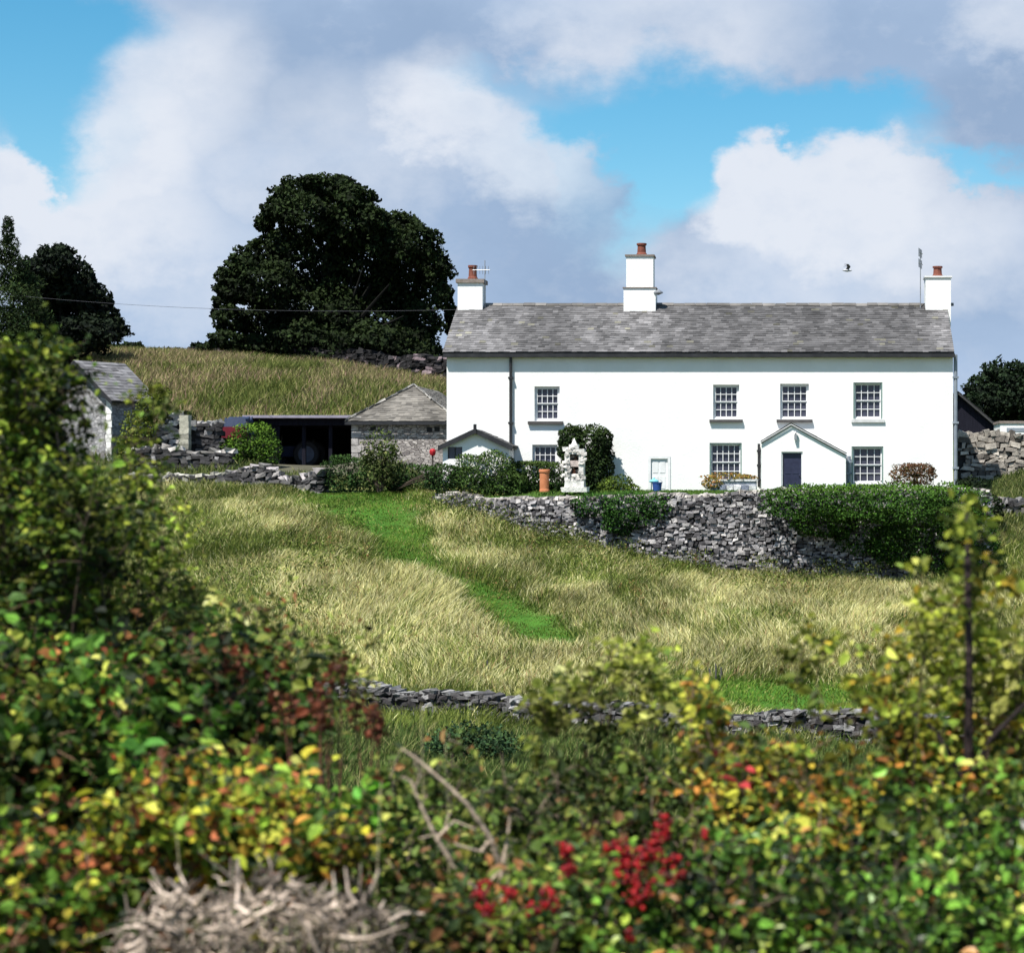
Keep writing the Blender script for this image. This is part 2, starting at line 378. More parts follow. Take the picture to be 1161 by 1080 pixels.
# ------------------------------------------------------------------ dry stone walls
def stone_box(c, d, u, sx, sy, sz, jit, ang=0.):
    V = []; zz = np.array([0, 0, 1.]); u, zz = u * math.cos(ang) + zz * math.sin(ang), zz * math.cos(ang) - u * math.sin(ang)
    for z in (-.5, .5):
        for a, b in ((-.5, -.5), (.5, -.5), (.5, .5), (-.5, .5)):
            V.append(c + u * (a * sx) + d * (b * sy) + zz * (z * sz))
    return np.array(V) + rng.normal(0, 1, (8, 3)) * np.array([sx, sy * .5, sz]) * jit
def dry_wall(name, label, path, thick=.5, sw=.34, sh=.16, cols=None, cope=None, rough=1., parent=None, group=None, cat='stone wall', topjit=.12):
    """path: (x, y, z bottom, z top); stones laid in courses on both faces of a core, rough coping on top"""
    cols = cols or [((.30, .29, .29), 4), ((.17, .16, .165), 4), ((.07, .065, .065), 3), ((.48, .46, .46), 1)]
    path = np.array(path, float); mb = MB()
    seg = np.hypot(np.diff(path[:, 0]), np.diff(path[:, 1])); S = np.concatenate([[0], np.cumsum(seg)])
    def at(s): return np.array([np.interp(s, S, path[:, i]) for i in range(4)])
    def fr(s):
        a = at(max(0, s - .3)); b = at(min(S[-1], s + .3)); u = np.array([b[0] - a[0], b[1] - a[1], 0]); u /= np.linalg.norm(u)
        return u, np.array([-u[1], u[0], 0])
    # core
    ns = max(2, int(S[-1] / .8)); ss = np.linspace(0, S[-1], ns); V = []
    for s in ss:
        q = at(s); u, d = fr(s); c = np.array([q[0], q[1], 0])
        for sd, z in ((-1, q[2] - .3), (1, q[2] - .3), (1, q[3] - sh * .8), (-1, q[3] - sh * .8)):
            V.append(c + d * sd * thick * .36 + np.array([0, 0, z]))
    fs = []
    for i in range(ns - 1):
        for k in range(4): fs.append((i * 4 + k, i * 4 + (k + 1) % 4, i * 4 + 4 + (k + 1) % 4, i * 4 + 4 + k))
    fs += [(0, 1, 2, 3), tuple((ns - 1) * 4 + k for k in (3, 2, 1, 0))]
    mb.add(V, fs, (.03, .028, .028))
    zb = path[:, 2].min(); zt = path[:, 3].max() + topjit
    z = zb
    while z < zt:
        h = sh * rng.uniform(.7, 1.35); s = rng.uniform(0, sw)
        while s < S[-1]:
            w = sw * rng.uniform(.45, 1.7); q = at(min(s + w / 2, S[-1]))
            top = q[3] + (vn(np.array([s * .7]), np.array([3.]), 77)[0] - .6) * topjit * 2 * rough
            if z + h * .5 > q[2] - .25 and z + h * .5 < top:
                u, d = fr(min(s + w / 2, S[-1])); q0 = np.array([q[0], q[1], z + h / 2])
                for sd in (-1, 1):
                    c = q0 + d * sd * (thick * .36 + rng.uniform(-.02, .05))
                    mb.add(stone_box(c + rng.normal(0, .022, 3), d, u, w * .97, thick * rng.uniform(.3, .42), h * rng.uniform(.7, 1.2), .10 * rough, rng.normal(0, .16)), HEX, pal(1, cols)[0] * rng.uniform(.6, 1.3))
            s += w
        z += h
    cc = cope or cols; s = 0
    while s < S[-1]:
        w = sw * rng.uniform(.4, 1.2); q = at(min(s + w / 2, S[-1])); u, d = fr(min(s + w / 2, S[-1]))
        h = sh * rng.uniform(.6, 1.5)
        top = q[3] + (vn(np.array([s * .7]), np.array([3.]), 77)[0] - .6) * topjit * 2 * rough
        mb.add(stone_box(np.array([q[0], q[1], top + h * .35]) + d * rng.normal(0, .05), d, u, w, thick * rng.uniform(.7, 1.05), h, .12 * rough, rng.normal(0, .2)), HEX, pal(1, cc)[0] * rng.uniform(.75, 1.2))
        s += w * .95
    if parent is not None: return mb.build(name, M['stone'], parent)
    loc = (path[0, 0], path[0, 1], path[0, 2])
    return tagp(mb.build(name, M['stone'], None, loc), label, cat, group)

# ------------------------------------------------------------------ slates
def slate_slope(mb, A, B, C, D, course=.24, width=.36, colf=None, th=.02):
    """slates over the quad eave A-B, ridge D-C (A below D)"""
    A, B, C, D = (np.asarray(q, float) for q in (A, B, C, D))
    up = norm(((D - A) + (C - B))[None])[0]; nrm = norm(np.cross(B - A, up)[None])[0]
    if nrm[2] < 0: nrm = -nrm
    nc = max(2, int(max(np.linalg.norm(D - A), np.linalg.norm(C - B)) / course))
    mb.add([A - nrm * .1, B - nrm * .1, C - nrm * .1, D - nrm * .1, A - nrm * .015, B - nrm * .015, C - nrm * .015, D - nrm * .015], HEX, (.05, .05, .05))
    for i in range(nc):
        t0, t1 = i / nc, (i + 1.12) / nc
        t1 = min(t1, 1.)
        l0, r0 = A + (D - A) * t0, B + (C - B) * t0; l1, r1 = A + (D - A) * t1, B + (C - B) * t1
        n = max(1, int(np.linalg.norm(r0 - l0) / width)); off = rng.uniform(0, 1)
        e = np.clip((np.arange(n + 2) - off + rng.normal(0, .08, n + 2)) / n, 0, 1)
        for a, b in zip(e[:-1], e[1:]):
            if b - a < .1 / n: continue
            q = [l0 + (r0 - l0) * a, l0 + (r0 - l0) * b, l1 + (r1 - l1) * b, l1 + (r1 - l1) * a]
            h0 = th + rng.uniform(0, .02); ht = .004
            dz = up * rng.normal(0, .015)
            V = [q[0] + dz, q[1] + dz, q[2] + nrm * ht, q[3] + nrm * ht, q[0] + dz + nrm * h0, q[1] + dz + nrm * h0, q[2] + nrm * (ht + th * .4), q[3] + nrm * (ht + th * .4)]
            cen = (q[0] + q[2]) / 2
            mb.add(V, HEX, colf(cen) * rng.uniform(.66, 1.34))

# ------------------------------------------------------------------ the white farmhouse
HY = 80.0; K = HY / F
def hx(px): return (px - CX) * K
def hz(py): return (CY - py) * K
GZ = -.58
house = thing('white_farmhouse', 'long white rendered farmhouse with grey slate roof and three chimneys', 'house', (hx(793), HY, GZ))
WX0, WX1, WZ1 = hx(506.5), hx(1080.5), hz(400)
RY, RZ = 83.6, (CY - 345.5) / F * 83.6
BY = 87.2
#  x0, x1, top, bottom (px), sash columns, rows per sash
WIN = [(606, 634.5, 438, 477, 4, 2, 'w'), (603.5, 632, 504, 546, 4, 2, 'w'), (808.5, 838, 436, 475, 4, 2, 'w'), (804.5, 841, 502, 546, 5, 2, 't'),
       (884.5, 917, 435, 475, 4, 2, 'w'), (967.5, 1000.5, 433.5, 475, 4, 2, 't'), (965.5, 1001.5, 506, 548, 4, 2, 't'), (738, 757, 520, 557, 0, 0, 'd')]
def front_wall():
    mb = MB(); W = (.8, .8, .8)
    holes = [(hx(a), hx(b), hz(d), hz(c)) for a, b, c, d, *_ in WIN]
    xs = sorted({WX0, WX1, *[h[0] for h in holes], *[h[1] for h in holes]}); zs = sorted({GZ - .6, WZ1, *[h[2] for h in holes], *[h[3] for h in holes]})
    for a, b in zip(xs[:-1], xs[1:]):
        for c, d in zip(zs[:-1], zs[1:]):
            cx, cz_ = (a + b) / 2, (c + d) / 2
            if any(h[0] < cx < h[1] and h[2] < cz_ < h[3] for h in holes): continue
            mb.add([(a, HY, c), (b, HY, c), (b, HY, d), (a, HY, d)], [(0, 1, 2, 3)], W)
    for a, b, c, d in holes:
        y1 = HY + .24
        mb.add([(a, HY, c), (a, y1, c), (a, y1, d), (a, HY, d)], [(0, 1, 2, 3)], W); mb.add([(b, HY, c), (b, y1, c), (b, y1, d), (b, HY, d)], [(3, 2, 1, 0)], W)
        mb.add([(a, HY, d), (a, y1, d), (b, y1, d), (b, HY, d)], [(0, 1, 2, 3)], W); mb.add([(a, HY, c), (a, y1, c), (b, y1, c), (b, HY, c)], [(3, 2, 1, 0)], W)
    for x in (WX0, WX1):
        mb.add([(x, HY, GZ - .6), (x, BY, GZ - .6), (x, BY, WZ1), (x, RY, RZ - .12), (x, HY, WZ1)], [(0, 1, 2, 3, 4)], W)
    mb.add([(WX0, BY, GZ - .6), (WX1, BY, GZ - .6), (WX1, BY, WZ1), (WX0, BY, WZ1)], [(3, 2, 1, 0)], W)
    return mb.build('wall', M['white'], house)
front_wall()
def roofcol(c):
    base = np.array([.092, .0885, .0895])
    k = .75 + .6 * fbm(np.array([c[0] * .55]), np.array([c[2] * .25]), 61, 3)[0]
    for px, s in ((535, 1.9), (726, 1.6), (1070, 1.3)):
        k += .55 * math.exp(-((c[0] - XX(px, 82)) / s) ** 2) * (1.0 if c[2] < 6.6 else .4)
    k -= .25 * math.exp(-((c[0] - XX(1035, 82)) / 1.) ** 2); k *= .72 + .56 * fbm(np.array([c[0] * 1.6]), np.array([c[2] * 1.1]), 67, 3)[0]
    col = base * k
    if rng.random() < .03: col = np.array([.11, .105, .085]) * k
    col = col * (.8 + .4 * fbm(np.array([c[0] * 2.2]), np.array([c[2] * .7]), 63, 2)[0])
    return col
def house_roof():
    mb = MB(); e = .14; ya, yb = HY - .17, BY + .17
    ze = WZ1 + .02 - (HY - ya) * (RZ - WZ1) / (RY - HY) + .1
    slate_slope(mb, (WX0 - e, ya, ze), (WX1 + e * .3, ya, ze), (WX1 + e * .3, RY, RZ), (WX0 - e, RY, RZ), .19, .24, roofcol)
    slate_slope(mb, (WX1 + e * .3, yb, ze), (WX0 - e, yb, ze), (WX0 - e, RY, RZ), (WX1 + e * .3, RY, RZ), .25, .34, roofcol)
    r = mb.build('roof', M['slate'], house)
    rb = MB(); x = WX0 - e
    while x < WX1:
        w = rng.uniform(.4, .5); z = RZ + rng.uniform(.0, .025)
        rb.add([(x, RY - .16, z - .06), (x + w, RY - .16, z - .06), (x + w, RY, z + .06), (x, RY, z + .06), (x + w, RY + .16, z - .06), (x, RY + .16, z - .06)],
               [(0, 1, 2, 3), (3, 2, 4, 5), (0, 3, 5), (1, 4, 2)], np.array([.15, .14, .13]) * rng.uniform(.6, 1.3)); x += w + .01
    rb.build('ridge_tiles', M['slate'], r)
    gt = MB(); gt.box(WX0 - .1, WX1 + .06, ya - .1, ya + .03, ze - .2, ze - .06, (.02,) * 3); gt.box(WX0 - .05, WX1 + .02, ya + .035, HY - .004, ze - .2, ze - .07, (.02,) * 3)
    gt.build('gutter', M['black'], house)
house_roof()
def pipe(px, pz0, pz1, mat, r=.055, y=HY - .11, name='downpipe', brackets=3):
    mb = MB(); x = hx(px); z0, z1 = hz(pz0), hz(pz1)
    mb.tube([(x, y, z1), (x, y, z0)], r, 8)
    for i in range(brackets):
        z = z1 + (z0 - z1) * (i + .5) / brackets; mb.box(x - r * 1.6, x + r * 1.6, y - r * 1.2, y + r * 1.6, z - .04, z + .04)
    return mb.build(name, M[mat], house)
pipe(579.5, 403, 556, 'black', .06); pipe(1083.5, 402, 556, 'grey_pipe', .075, HY + .05)
pipe(860.5, 503, 552, 'black', .05); pipe(962.5, 517, 556, 'grey_pipe', .07)
def window(i, a, b, c, d, cols, rows, kind):
    x0, x1, z1, z0 = hx(a), hx(b), hz(c), hz(d); y = HY + .12
    fr = MB(); w = .07
    if kind == 'd': return
    for q in ((x0, x0 + w, z0, z1), (x1 - w, x1, z0, z1), (x0 + w, x1 - w, z0, z0 + w), (x0 + w, x1 - w, z1 - w, z1)):
        fr.box(q[0], q[1], y, y + .1, q[2], q[3])
    zm = (z0 + z1) / 2; ix0, ix1, iz0, iz1 = x0 + w, x1 - w, z0 + w, z1 - w
    for (u0, u1, yy) in ((iz0, zm, y + .045), (zm, iz1, y + .015)):
        s = .035
        for q in ((ix0, ix0 + s, u0, u1), (ix1 - s, ix1, u0, u1), (ix0 + s, ix1 - s, u0, u0 + s), (ix0 + s, ix1 - s, u1 - s, u1)): fr.box(q[0], q[1], yy, yy + .045, q[2], q[3])
        for k in range(1, cols):
            x = ix0 + (ix1 - ix0) * k / cols; fr.box(x - .014, x + .014, yy + .006, yy + .04, u0 + s, u1 - s)
        for k in range(1, rows):
            z = u0 + (u1 - u0) * k / rows
            for kk in range(cols):
                xa = ix0 + (ix1 - ix0) * kk / cols + .0145; xb = ix0 + (ix1 - ix0) * (kk + 1) / cols - .0145
                fr.box(xa, xb, yy + .008, yy + .038, z - .014, z + .014)
    o = fr.build('window', M['white_paint'], house)
    MB().box(ix0 + .002, ix1 - .002, y + .093, y + .098, iz0, iz1).build('pane', M['glass'], o)
    sl = MB()
    if kind == 'w': sl.box(x0 - .14, x1 + .14, HY - .12, HY - .003, z0 - .13, z0 - .02, (.07, .065, .065))
    else: sl.box(x0 - .08, x1 + .08, HY - .07, HY - .003, z0 - .13, z0 - .015, (.55, .55, .55))
    if i == 0: sl.box(x0 - .25, x0 - .141, HY - .12, HY - .003, z0 - .13, z0 - .02, (.07, .065, .065))
    sl.build('sill', M['flat'], o)
    if kind == 't':
        tr = MB(); cc = (.16, .24, .22)
        tr.box(x0 + .0, x0 + .05, HY + .02, HY + .115, z0, z1, cc); tr.box(x1 - .05, x1, HY + .02, HY + .115, z0, z1, cc); tr.box(x0 + .051, x1 - .051, HY + .02, HY + .115, z1 - .05, z1, cc)
        tr.build('surround', M['flat'], o)
for i, wv in enumerate(WIN): window(i, *wv)
def white_door():
    a, b, c, d, *_ = WIN[7]; x0, x1, z1 = hx(a), hx(b), hz(c); mb = MB(); mb.box(x0, x1, HY + .04, HY + .1, GZ - .1, z1)
    for k in (0, 1):
        for q in (0, 1):
            xa = x0 + .07 + k * (x1 - x0 - .1) / 2; za = GZ + .1 + q * .62; mb.box(xa, xa + (x1 - x0) / 2 - .12, HY + .028, HY + .04, za, za + .48)
    o = mb.build('door', M['white_paint'], house); o['label'] = 'plain white side door'
    s = MB(); s.box(x0 - .11, x0 - .003, HY - .03, HY - .003, GZ, z1 + .1); s.box(x1 + .003, x1 + .11, HY - .03, HY - .003, GZ, z1 + .1); s.box(x0 - .001, x1 + .001, HY - .03, HY - .003, z1 + .003, z1 + .1)
    s.build('door_surround', M['white_paint'], o)
white_door()
def chimney(px0, px1, py_t, band, shoulder, capm, pots, py_b, lead=False):
    Y = RY; s = Y / F; x0, x1 = XX(px0, Y), XX(px1, Y); zt = ZZ(py_t, Y); mb = MB(); hw = .48
    if shoulder:
        zb = ZZ(band, Y); mb.box(x0 - .1, x1 + .1, Y - hw - .08, Y + hw + .08, RZ - .9, zb - .04); mb.box(x0, x1, Y - hw, Y + hw, zb + .003, zt)
    else: mb.box(x0, x1, Y - hw, Y + hw, RZ - .9, zt)
    ch = mb.build('chimney', M['white'], house)
    cp_ = MB()
    if shoulder: MB().box(x0 - .14, x1 + .14, Y - hw - .12, Y + hw + .12, zb - .04, zb).build('drip_band', M['lead'], ch)
    if lead: cp_.box(x0 - .07, x1 + .07, Y - hw - .07, Y + hw + .07, zt + .002, zt + .16)
    else: cp_.box(x0 - .05, x1 + .05, Y - hw - .05, Y + hw + .05, zt + .002, zt + .07)
    cp_.build('cap', M['lead'] if (lead or shoulder) else M['white_paint'], ch)
    z0 = zt + (.16 if lead else .07)
    for px, pyt, r in pots:
        h = ZZ(pyt, Y) - z0
        MB().lathe((XX(px, Y), Y + .0, z0), [(r * 1.15, 0), (r * 1.1, h * .12), (r * .9, h * .25), (r * .82, h * .8), (r * 1.02, h * .86), (r * 1.02, h), (r * .7, h), (r * .65, h * .7)], 12).build('chimney_pot', M['terracotta'], ch)
    return ch
chimney(521, 549, 322, 0, False, None, [(536, 301, .19)], 356, True)
c2 = chimney(711, 741.5, 292, 327, True, None, [(727.5, 276, .2)], 362)
chimney(1048.5, 1077, 316, 0, False, None, [(1063, 302, .2)], 356)
def aerials():
    Y = RY; mb = MB(); x = XX(1043, Y); mb.tube([(x, Y - .3, RZ - .2), (x, Y - .3, ZZ(284, Y))], .022, 6)
    for py in (288, 300):
        z = ZZ(py, Y); mb.tube([(x - .1, Y - .8, z), (x + .12, Y + .2, z + .02)], .016, 5)
        for k in range(7): yy = Y - .75 + k * .14; mb.tube([(x - .1 + k * .03, yy, z - .17), (x - .1 + k * .03, yy, z + .17)], .012, 4)
    mb.build('aerial', M['steel'], house)
    mb = MB(); x = XX(551, Y); mb.tube([(x, Y - .3, RZ - .2), (x, Y - .3, ZZ(296, Y))], .02, 6); z = ZZ(307, Y)
    mb.tube([(x - .5, Y - .3, z), (x + .22, Y - .32, z)], .015, 5)
    for k in range(6): mb.tube([(x - .45 + k * .12, Y - .3, z - .16), (x - .45 + k * .12, Y - .3, z + .16)], .01, 4)
    mb.build('aerial', M['steel'], house)
    mb = MB(); x = XX(746.5, Y); mb.tube([(x - .15, Y - .2, ZZ(331, Y)), (x + .05, Y - .45, ZZ(331, Y))], .03, 6)
    mb.lathe((x + .02, Y - .5, ZZ(333, Y)), [(.02, -.1), (.2, -.02), (.2, .02), (.05, .12)], 12); mb.build('satellite_dish', M['steel'], house)
aerials()
def porch_left():
    dep = 1.5; y0 = HY - dep; s = y0 / F
    x0, x1 = XX(502, y0), XX(577, y0); xa = XX(539.5, y0); ze, za = ZZ(505, y0), ZZ(488, y0)
    mb = MB(); wx0, wx1, wz1, wz0 = XX(507.5, y0), XX(524, y0), ZZ(506.5, y0), ZZ(520, y0)
    def q(a, b, c, d): mb.add([(a, y0, c), (b, y0, c), (b, y0, d), (a, y0, d)], [(0, 1, 2, 3)])
    q(x0, wx0, GZ, ze); q(wx0, wx1, GZ, wz0); q(wx1, x1, GZ, ze)
    zl = ze + (za - ze) * (wx0 - x0) / (xa - x0); zr = ze + (za - ze) * (wx1 - x0) / (xa - x0)
    mb.add([(x0, y0, ze), (wx0, y0, ze), (wx0, y0, zl)], [(0, 1, 2)]); mb.add([(wx0, y0, wz1), (wx1, y0, wz1), (wx1, y0, zr), (wx0, y0, zl)], [(0, 1, 2, 3)])
    mb.add([(wx1, y0, ze), (x1, y0, ze), (xa, y0, za), (wx1, y0, zr)], [(0, 1, 2, 3)])
    for a in (x0, x1): mb.add([(a, y0, GZ), (a, HY - .002, GZ), (a, HY - .002, ze), (a, y0, ze)], [(0, 1, 2, 3)])
    for a, b, c, d in ((wx0, wx0, wz0, wz1), (wx1, wx1, wz0, wz1)): mb.add([(a, y0, c), (a, y0 + .16, c), (a, y0 + .16, d), (a, y0, d)], [(0, 1, 2, 3)])
    for z in (wz0, wz1): mb.add([(wx0, y0, z), (wx1, y0, z), (wx1, y0 + .16, z), (wx0, y0 + .16, z)], [(0, 1, 2, 3)])
    po = mb.build('porch', M['white'], house); po['label'] = 'small gabled porch with black bargeboards'
    rf = MB(); o = .16; sl = (za - ze) / (xa - x0)
    for sx, xe in ((-1, x0 - o), (1, x1 + o)):
        zz = ze - sl * o + .04
        A = (xe, y0 - .16, zz); B = (xe, HY - .003, zz); C = (xa, HY - .003, za + .04); D = (xa, y0 - .16, za + .04)
        slate_slope(rf, A, B, C, D, .22, .3, lambda c: np.array([.09, .088, .09]))
    rf.build('porch_roof', M['slate'], po)
    bg = MB()
    for xe in (x0 - o, x1 + o):
        zz = ze - sl * o
        bg.add([(xe, y0 - .2, zz - .14), (xa, y0 - .2, za - .12), (xa, y0 - .2, za + .08), (xe, y0 - .2, zz + .06), (xe, y0 - .163, zz - .14), (xa, y0 - .163, za - .12), (xa, y0 - .163, za + .08), (xe, y0 - .163, zz + .06)], HEX)
    bg.box(xa - .06, xa + .06, y0 - .24, y0 - .205, za - .12, za + .24)
    bg.build('bargeboard', M['black'], po)
    wn = MB(); wn.box(wx0, wx1, y0 + .1, y0 + .12, wz0, wz1); wn.build('porch_window', M['glass'], po)
    wf = MB()
    for a, b, c, d in ((wx0, wx0 + .04, wz0, wz1), (wx1 - .04, wx1, wz0, wz1), ((wx0 + wx1) / 2 - .02, (wx0 + wx1) / 2 + .02, wz0, wz1)): wf.box(a, b, y0 + .06, y0 + .098, c, d)
    wf.build('window_frame', M['black'], po)
porch_left()
def porch_main():
    dep = 1.5; y0 = HY - dep
    X = lambda p: XX(p, y0); Z = lambda p: ZZ(p, y0)
    x0, x1, xa = X(863), X(959), X(897); zl, zr, za = Z(501), Z(514.5), Z(480.5)
    dx0, dx1, dz = X(886), X(910), Z(512); mb = MB()
    mb.add([(x0, y0, GZ), (dx0, y0, GZ), (dx0, y0, dz), (dx0, y0, za - (xa - dx0) * (za - zl) / (xa - x0)), (x0, y0, zl)], [(0, 1, 2, 3, 4)])
    mb.add([(dx0, y0, dz), (dx1, y0, dz), (dx1, y0, za - (dx1 - xa) * (za - zr) / (x1 - xa)), (xa, y0, za), (dx0, y0, za - (xa - dx0) * (za - zl) / (xa - x0))], [(0, 1, 2, 3, 4)])
    mb.add([(dx1, y0, GZ), (x1, y0, GZ), (x1, y0, zr), (dx1, y0, za - (dx1 - xa) * (za - zr) / (x1 - xa)), (dx1, y0, dz)], [(0, 1, 2, 3, 4)])
    mb.add([(x0, y0, GZ), (x0, HY - .002, GZ), (x0, HY - .002, zl), (x0, y0, zl)], [(0, 1, 2, 3)]); mb.add([(x1, y0, GZ), (x1, HY - .002, GZ), (x1, HY - .002, zr), (x1, y0, zr)], [(0, 1, 2, 3)])
    for a in (dx0, dx1): mb.add([(a, y0, GZ), (a, y0 + .2, GZ), (a, y0 + .2, dz), (a, y0, dz)], [(0, 1, 2, 3)])
    mb.add([(dx0, y0, dz), (dx1, y0, dz), (dx1, y0 + .2, dz), (dx0, y0 + .2, dz)], [(0, 1, 2, 3)])
    po = mb.build('porch', M['white'], house); po['label'] = 'wide white gabled porch with navy door'
    rf = MB()
    for xe, ze in ((x0 - .03, zl - .03 * (za - zl) / (xa - x0)), (x1 + .03, zr - .03 * (za - zr) / (x1 - xa))):
        slate_slope(rf, (xe, y0 - .03, ze + .05), (xe, HY - .003, ze + .05), (xa, HY - .003, za + .05), (xa, y0 - .03, za + .05), .22, .3, lambda c: np.array([.34, .335, .33]), .006)
    rf.build('porch_roof', M['slate'], po)
    cp_ = MB()
    for (xe, ze) in ((x0 - .03, zl - .02), (x1 + .03, zr - .02)):
        cp_.add([(xe, y0 - .1, ze - .01), (xa, y0 - .1, za - .03), (xa, y0 - .1, za - .0), (xe, y0 - .1, ze + .02), (xe, y0 - .063, ze - .01), (xa, y0 - .063, za - .03), (xa, y0 - .063, za - .0), (xe, y0 - .063, ze + .02)], HEX)
    cp_.build('bargeboard', M['white_paint'], po)
    d = MB(); d.box(dx0 + .05, dx1 - .05, y0 + .12, y0 + .17, GZ, dz - .05)
    for k in (0, 1):
        xa_ = dx0 + .12 + k * (dx1 - dx0 - .2) / 2
        for q in (0, 1): d.box(xa_, xa_ + .24, y0 + .108, y0 + .12, GZ + .12 + q * .56, GZ + .12 + q * .56 + .4)
    d.lathe((dx1 - .12, y0 + .085, GZ + .62), [(.02, -.02), (.03, 0), (.02, .02)], 8)
    d.build('door', M['navy'], po)
    f = MB(); f.box(dx0, dx0 + .048, y0 + .05, y0 + .17, GZ, dz); f.box(dx1 - .048, dx1, y0 + .05, y0 + .17, GZ, dz); f.box(dx0 + .049, dx1 - .049, y0 + .05, y0 + .17, dz - .048, dz)
    f.build('door_frame', M['white_paint'], po)
    l = MB(); c = (X(902), y0 - .1, Z(495)); l.box(c[0] - .05, c[0] + .05, c[1] - .05, c[1] + .06, c[2] - .12, c[2] + .08); l.box(c[0] - .02, c[0] + .02, c[1], c[1] + .095, c[2] + .083, c[2] + .14); l.lathe((c[0], c[1], c[2] + .15), [(.08, 0), (.02, .07)], 8)
    l.build('lantern', M['steel'], po)
porch_main()

# ------------------------------------------------------------------ garden terrace, retaining wall, hedges
RW = [(497, 78.6), (520, 77.5), (600, 76.1), (700, 74.8), (800, 73.8), (900, 73.2), (1000, 72.8), (1070, 72.8), (1118, 73.6)]
RT = {497: 563, 520: 563, 600: 566, 700: 564, 800: 560, 900: 556, 1000: 556, 1070: 556, 1118: 558}
def terrace():
    V = []; C = []; n = len(RW); rows = 7
    for px, Y in RW:
        x0 = XX(px, Y); zf = ZZ(RT[px], Y) - .03
        V.append((x0, Y + .05, zf - 4)); 
        for k in range(rows):
            t = (k / (rows - 1)) ** 1.5; y = Y + .05 + (91 - Y) * t
            V.append((x0, y, zf + (GZ - zf) * min(1, (y - Y) / 2.4)))
    fs = []; m = rows + 1
    for i in range(n - 1):
        for k in range(m - 1): fs.append((i * m + k, (i + 1) * m + k, (i + 1) * m + k + 1, i * m + k + 1))
    for i in (0, n - 1): fs.append(tuple(i * m + k for k in range(m)) + tuple())
    mb = MB(); mb.add(V, fs, (.05, .105, .02)); o = mb.build('garden_lawn', M['ground'], None, (0, 80, GZ)); o['kind'] = 'structure'
terrace()
LIL = [((.32, .305, .31), 4), ((.19, .18, .185), 4), ((.07, .066, .07), 3), ((.52, .49, .48), 1.6)]
rwp = []
for px, Y in RW:
    x = XX(px, Y - .25); rwp.append((x, Y - .25, g1(x, Y - .5) - .1, ZZ(RT[px], Y)))
dry_wall('retaining_wall', 'tall grey dry stone wall holding up the farmhouse garden', rwp, .6, .17, .10, LIL, [((.5, .46, .42), 2), ((.3, .27, .25), 2)])
# big hedge on the wall
HG = [((.028, .072, .010), 4), ((.045, .105, .014), 3), ((.014, .035, .007), 3)]
garden_bush('clipped_hedge', 'big bright green hedge spilling over the tall garden wall beside the navy door porch',
    [(912, 569, 72.0, 50, 20, 1.7), (965, 569, 71.8, 56, 21, 1.9), (1025, 570, 71.7, 60, 23, 2.0), (1080, 574, 71.8, 38, 26, 1.8), (990, 559, 72.4, 118, 10, 1.8), (935, 592, 72.3, 40, 18, .5), (990, 600, 72.2, 50, 28, .5), (1050, 606, 72.0, 60, 42, .6), (1100, 612, 72.0, 34, 44, .8), (1020, 618, 72.2, 40, 26, .5)],
    38000, .10, HG, (XX(990, 73), 73.9, -.75), tip=(.085, .17, .02), cat='hedge', p=2.6, up=1.4, thick=.18)
garden_bush('trailing_hedge', 'low dark green ivy hedge hanging over the middle of the tall garden wall',
    [(680, 572, 74.6, 32, 14, .6), (720, 578, 74.2, 36, 22, .7), (750, 574, 74.0, 26, 16, .6), (705, 592, 74.1, 22, 14, .4)],
    8000, .10, [((.03, .08, .012), 4), ((.04, .10, .02), 3), ((.012, .03, .008), 3)], (XX(705, 75.2), 75.6, -.8), tip=(.05, .13, .02), cat='hedge', p=2.5, up=1.1)
garden_bush('climbing_ivy', 'tall rounded dark ivy bush against the white farmhouse front', [(664, 512, 79.2, 31, 31, .6), (676, 535, 79.2, 20, 28, .6), (648, 498, 79.2, 15, 16, .5), (683, 500, 79.2, 12, 14, .5)],
    9500, .12, [((.018, .035, .010), 4), ((.03, .055, .014), 2), ((.01, .017, .007), 3)], (XX(668, 79.2), 79.2, GZ), tip=(.05, .08, .02), p=2.4)
garden_bush('yellow_green_shrub', 'low yellow green shrub at the foot of the white wall beside the ivy bush', [(702, 549, 78.6, 17, 11, .5), (690, 552, 78.4, 14, 9, .5), (716, 554, 78.6, 10, 6, .4)],
    1600, .10, [((.09, .13, .02), 3), ((.05, .08, .015), 3)], (XX(702, 78.6), 78.6, GZ))
garden_bush('round_bush', 'large domed green bush in front of the small porch with black bargeboards', [(551, 541, 78.4, 38, 30, 1.0), (530, 549, 78.3, 22, 20, .8), (575, 550, 78.3, 22, 18, .8)],
    13000, .10, [((.045, .085, .018), 4), ((.07, .12, .03), 2), ((.02, .04, .01), 3)], (XX(551, 78.4), 78.4, -.7), tip=(.08, .13, .03))
garden_bush('garden_hedge', 'dark clipped hedge running from the domed bush to the stone monument', [(610, 540, 79.2, 42, 17, .5)],
    7000, .10, [((.025, .05, .012), 4), ((.04, .08, .018), 2), ((.012, .024, .008), 3)], (XX(608, 79.2), 79.2, GZ), p=5, lump=.06, cat='hedge', tip=(.07, .11, .025))
garden_bush('yard_hedge', 'dark untrimmed hedge in front of the stone outbuilding', [(470, 541, 80.8, 40, 15, .6), (392, 536, 81.8, 26, 20, .7), (430, 545, 81.2, 36, 13, .6), (505, 542, 78.0, 22, 16, .4)],
    7600, .11, [((.02, .045, .012), 4), ((.035, .075, .02), 3), ((.01, .02, .008), 3)], (XX(440, 81), 81.0, -.7), cat='hedge', p=3.2, tip=(.045, .09, .02))
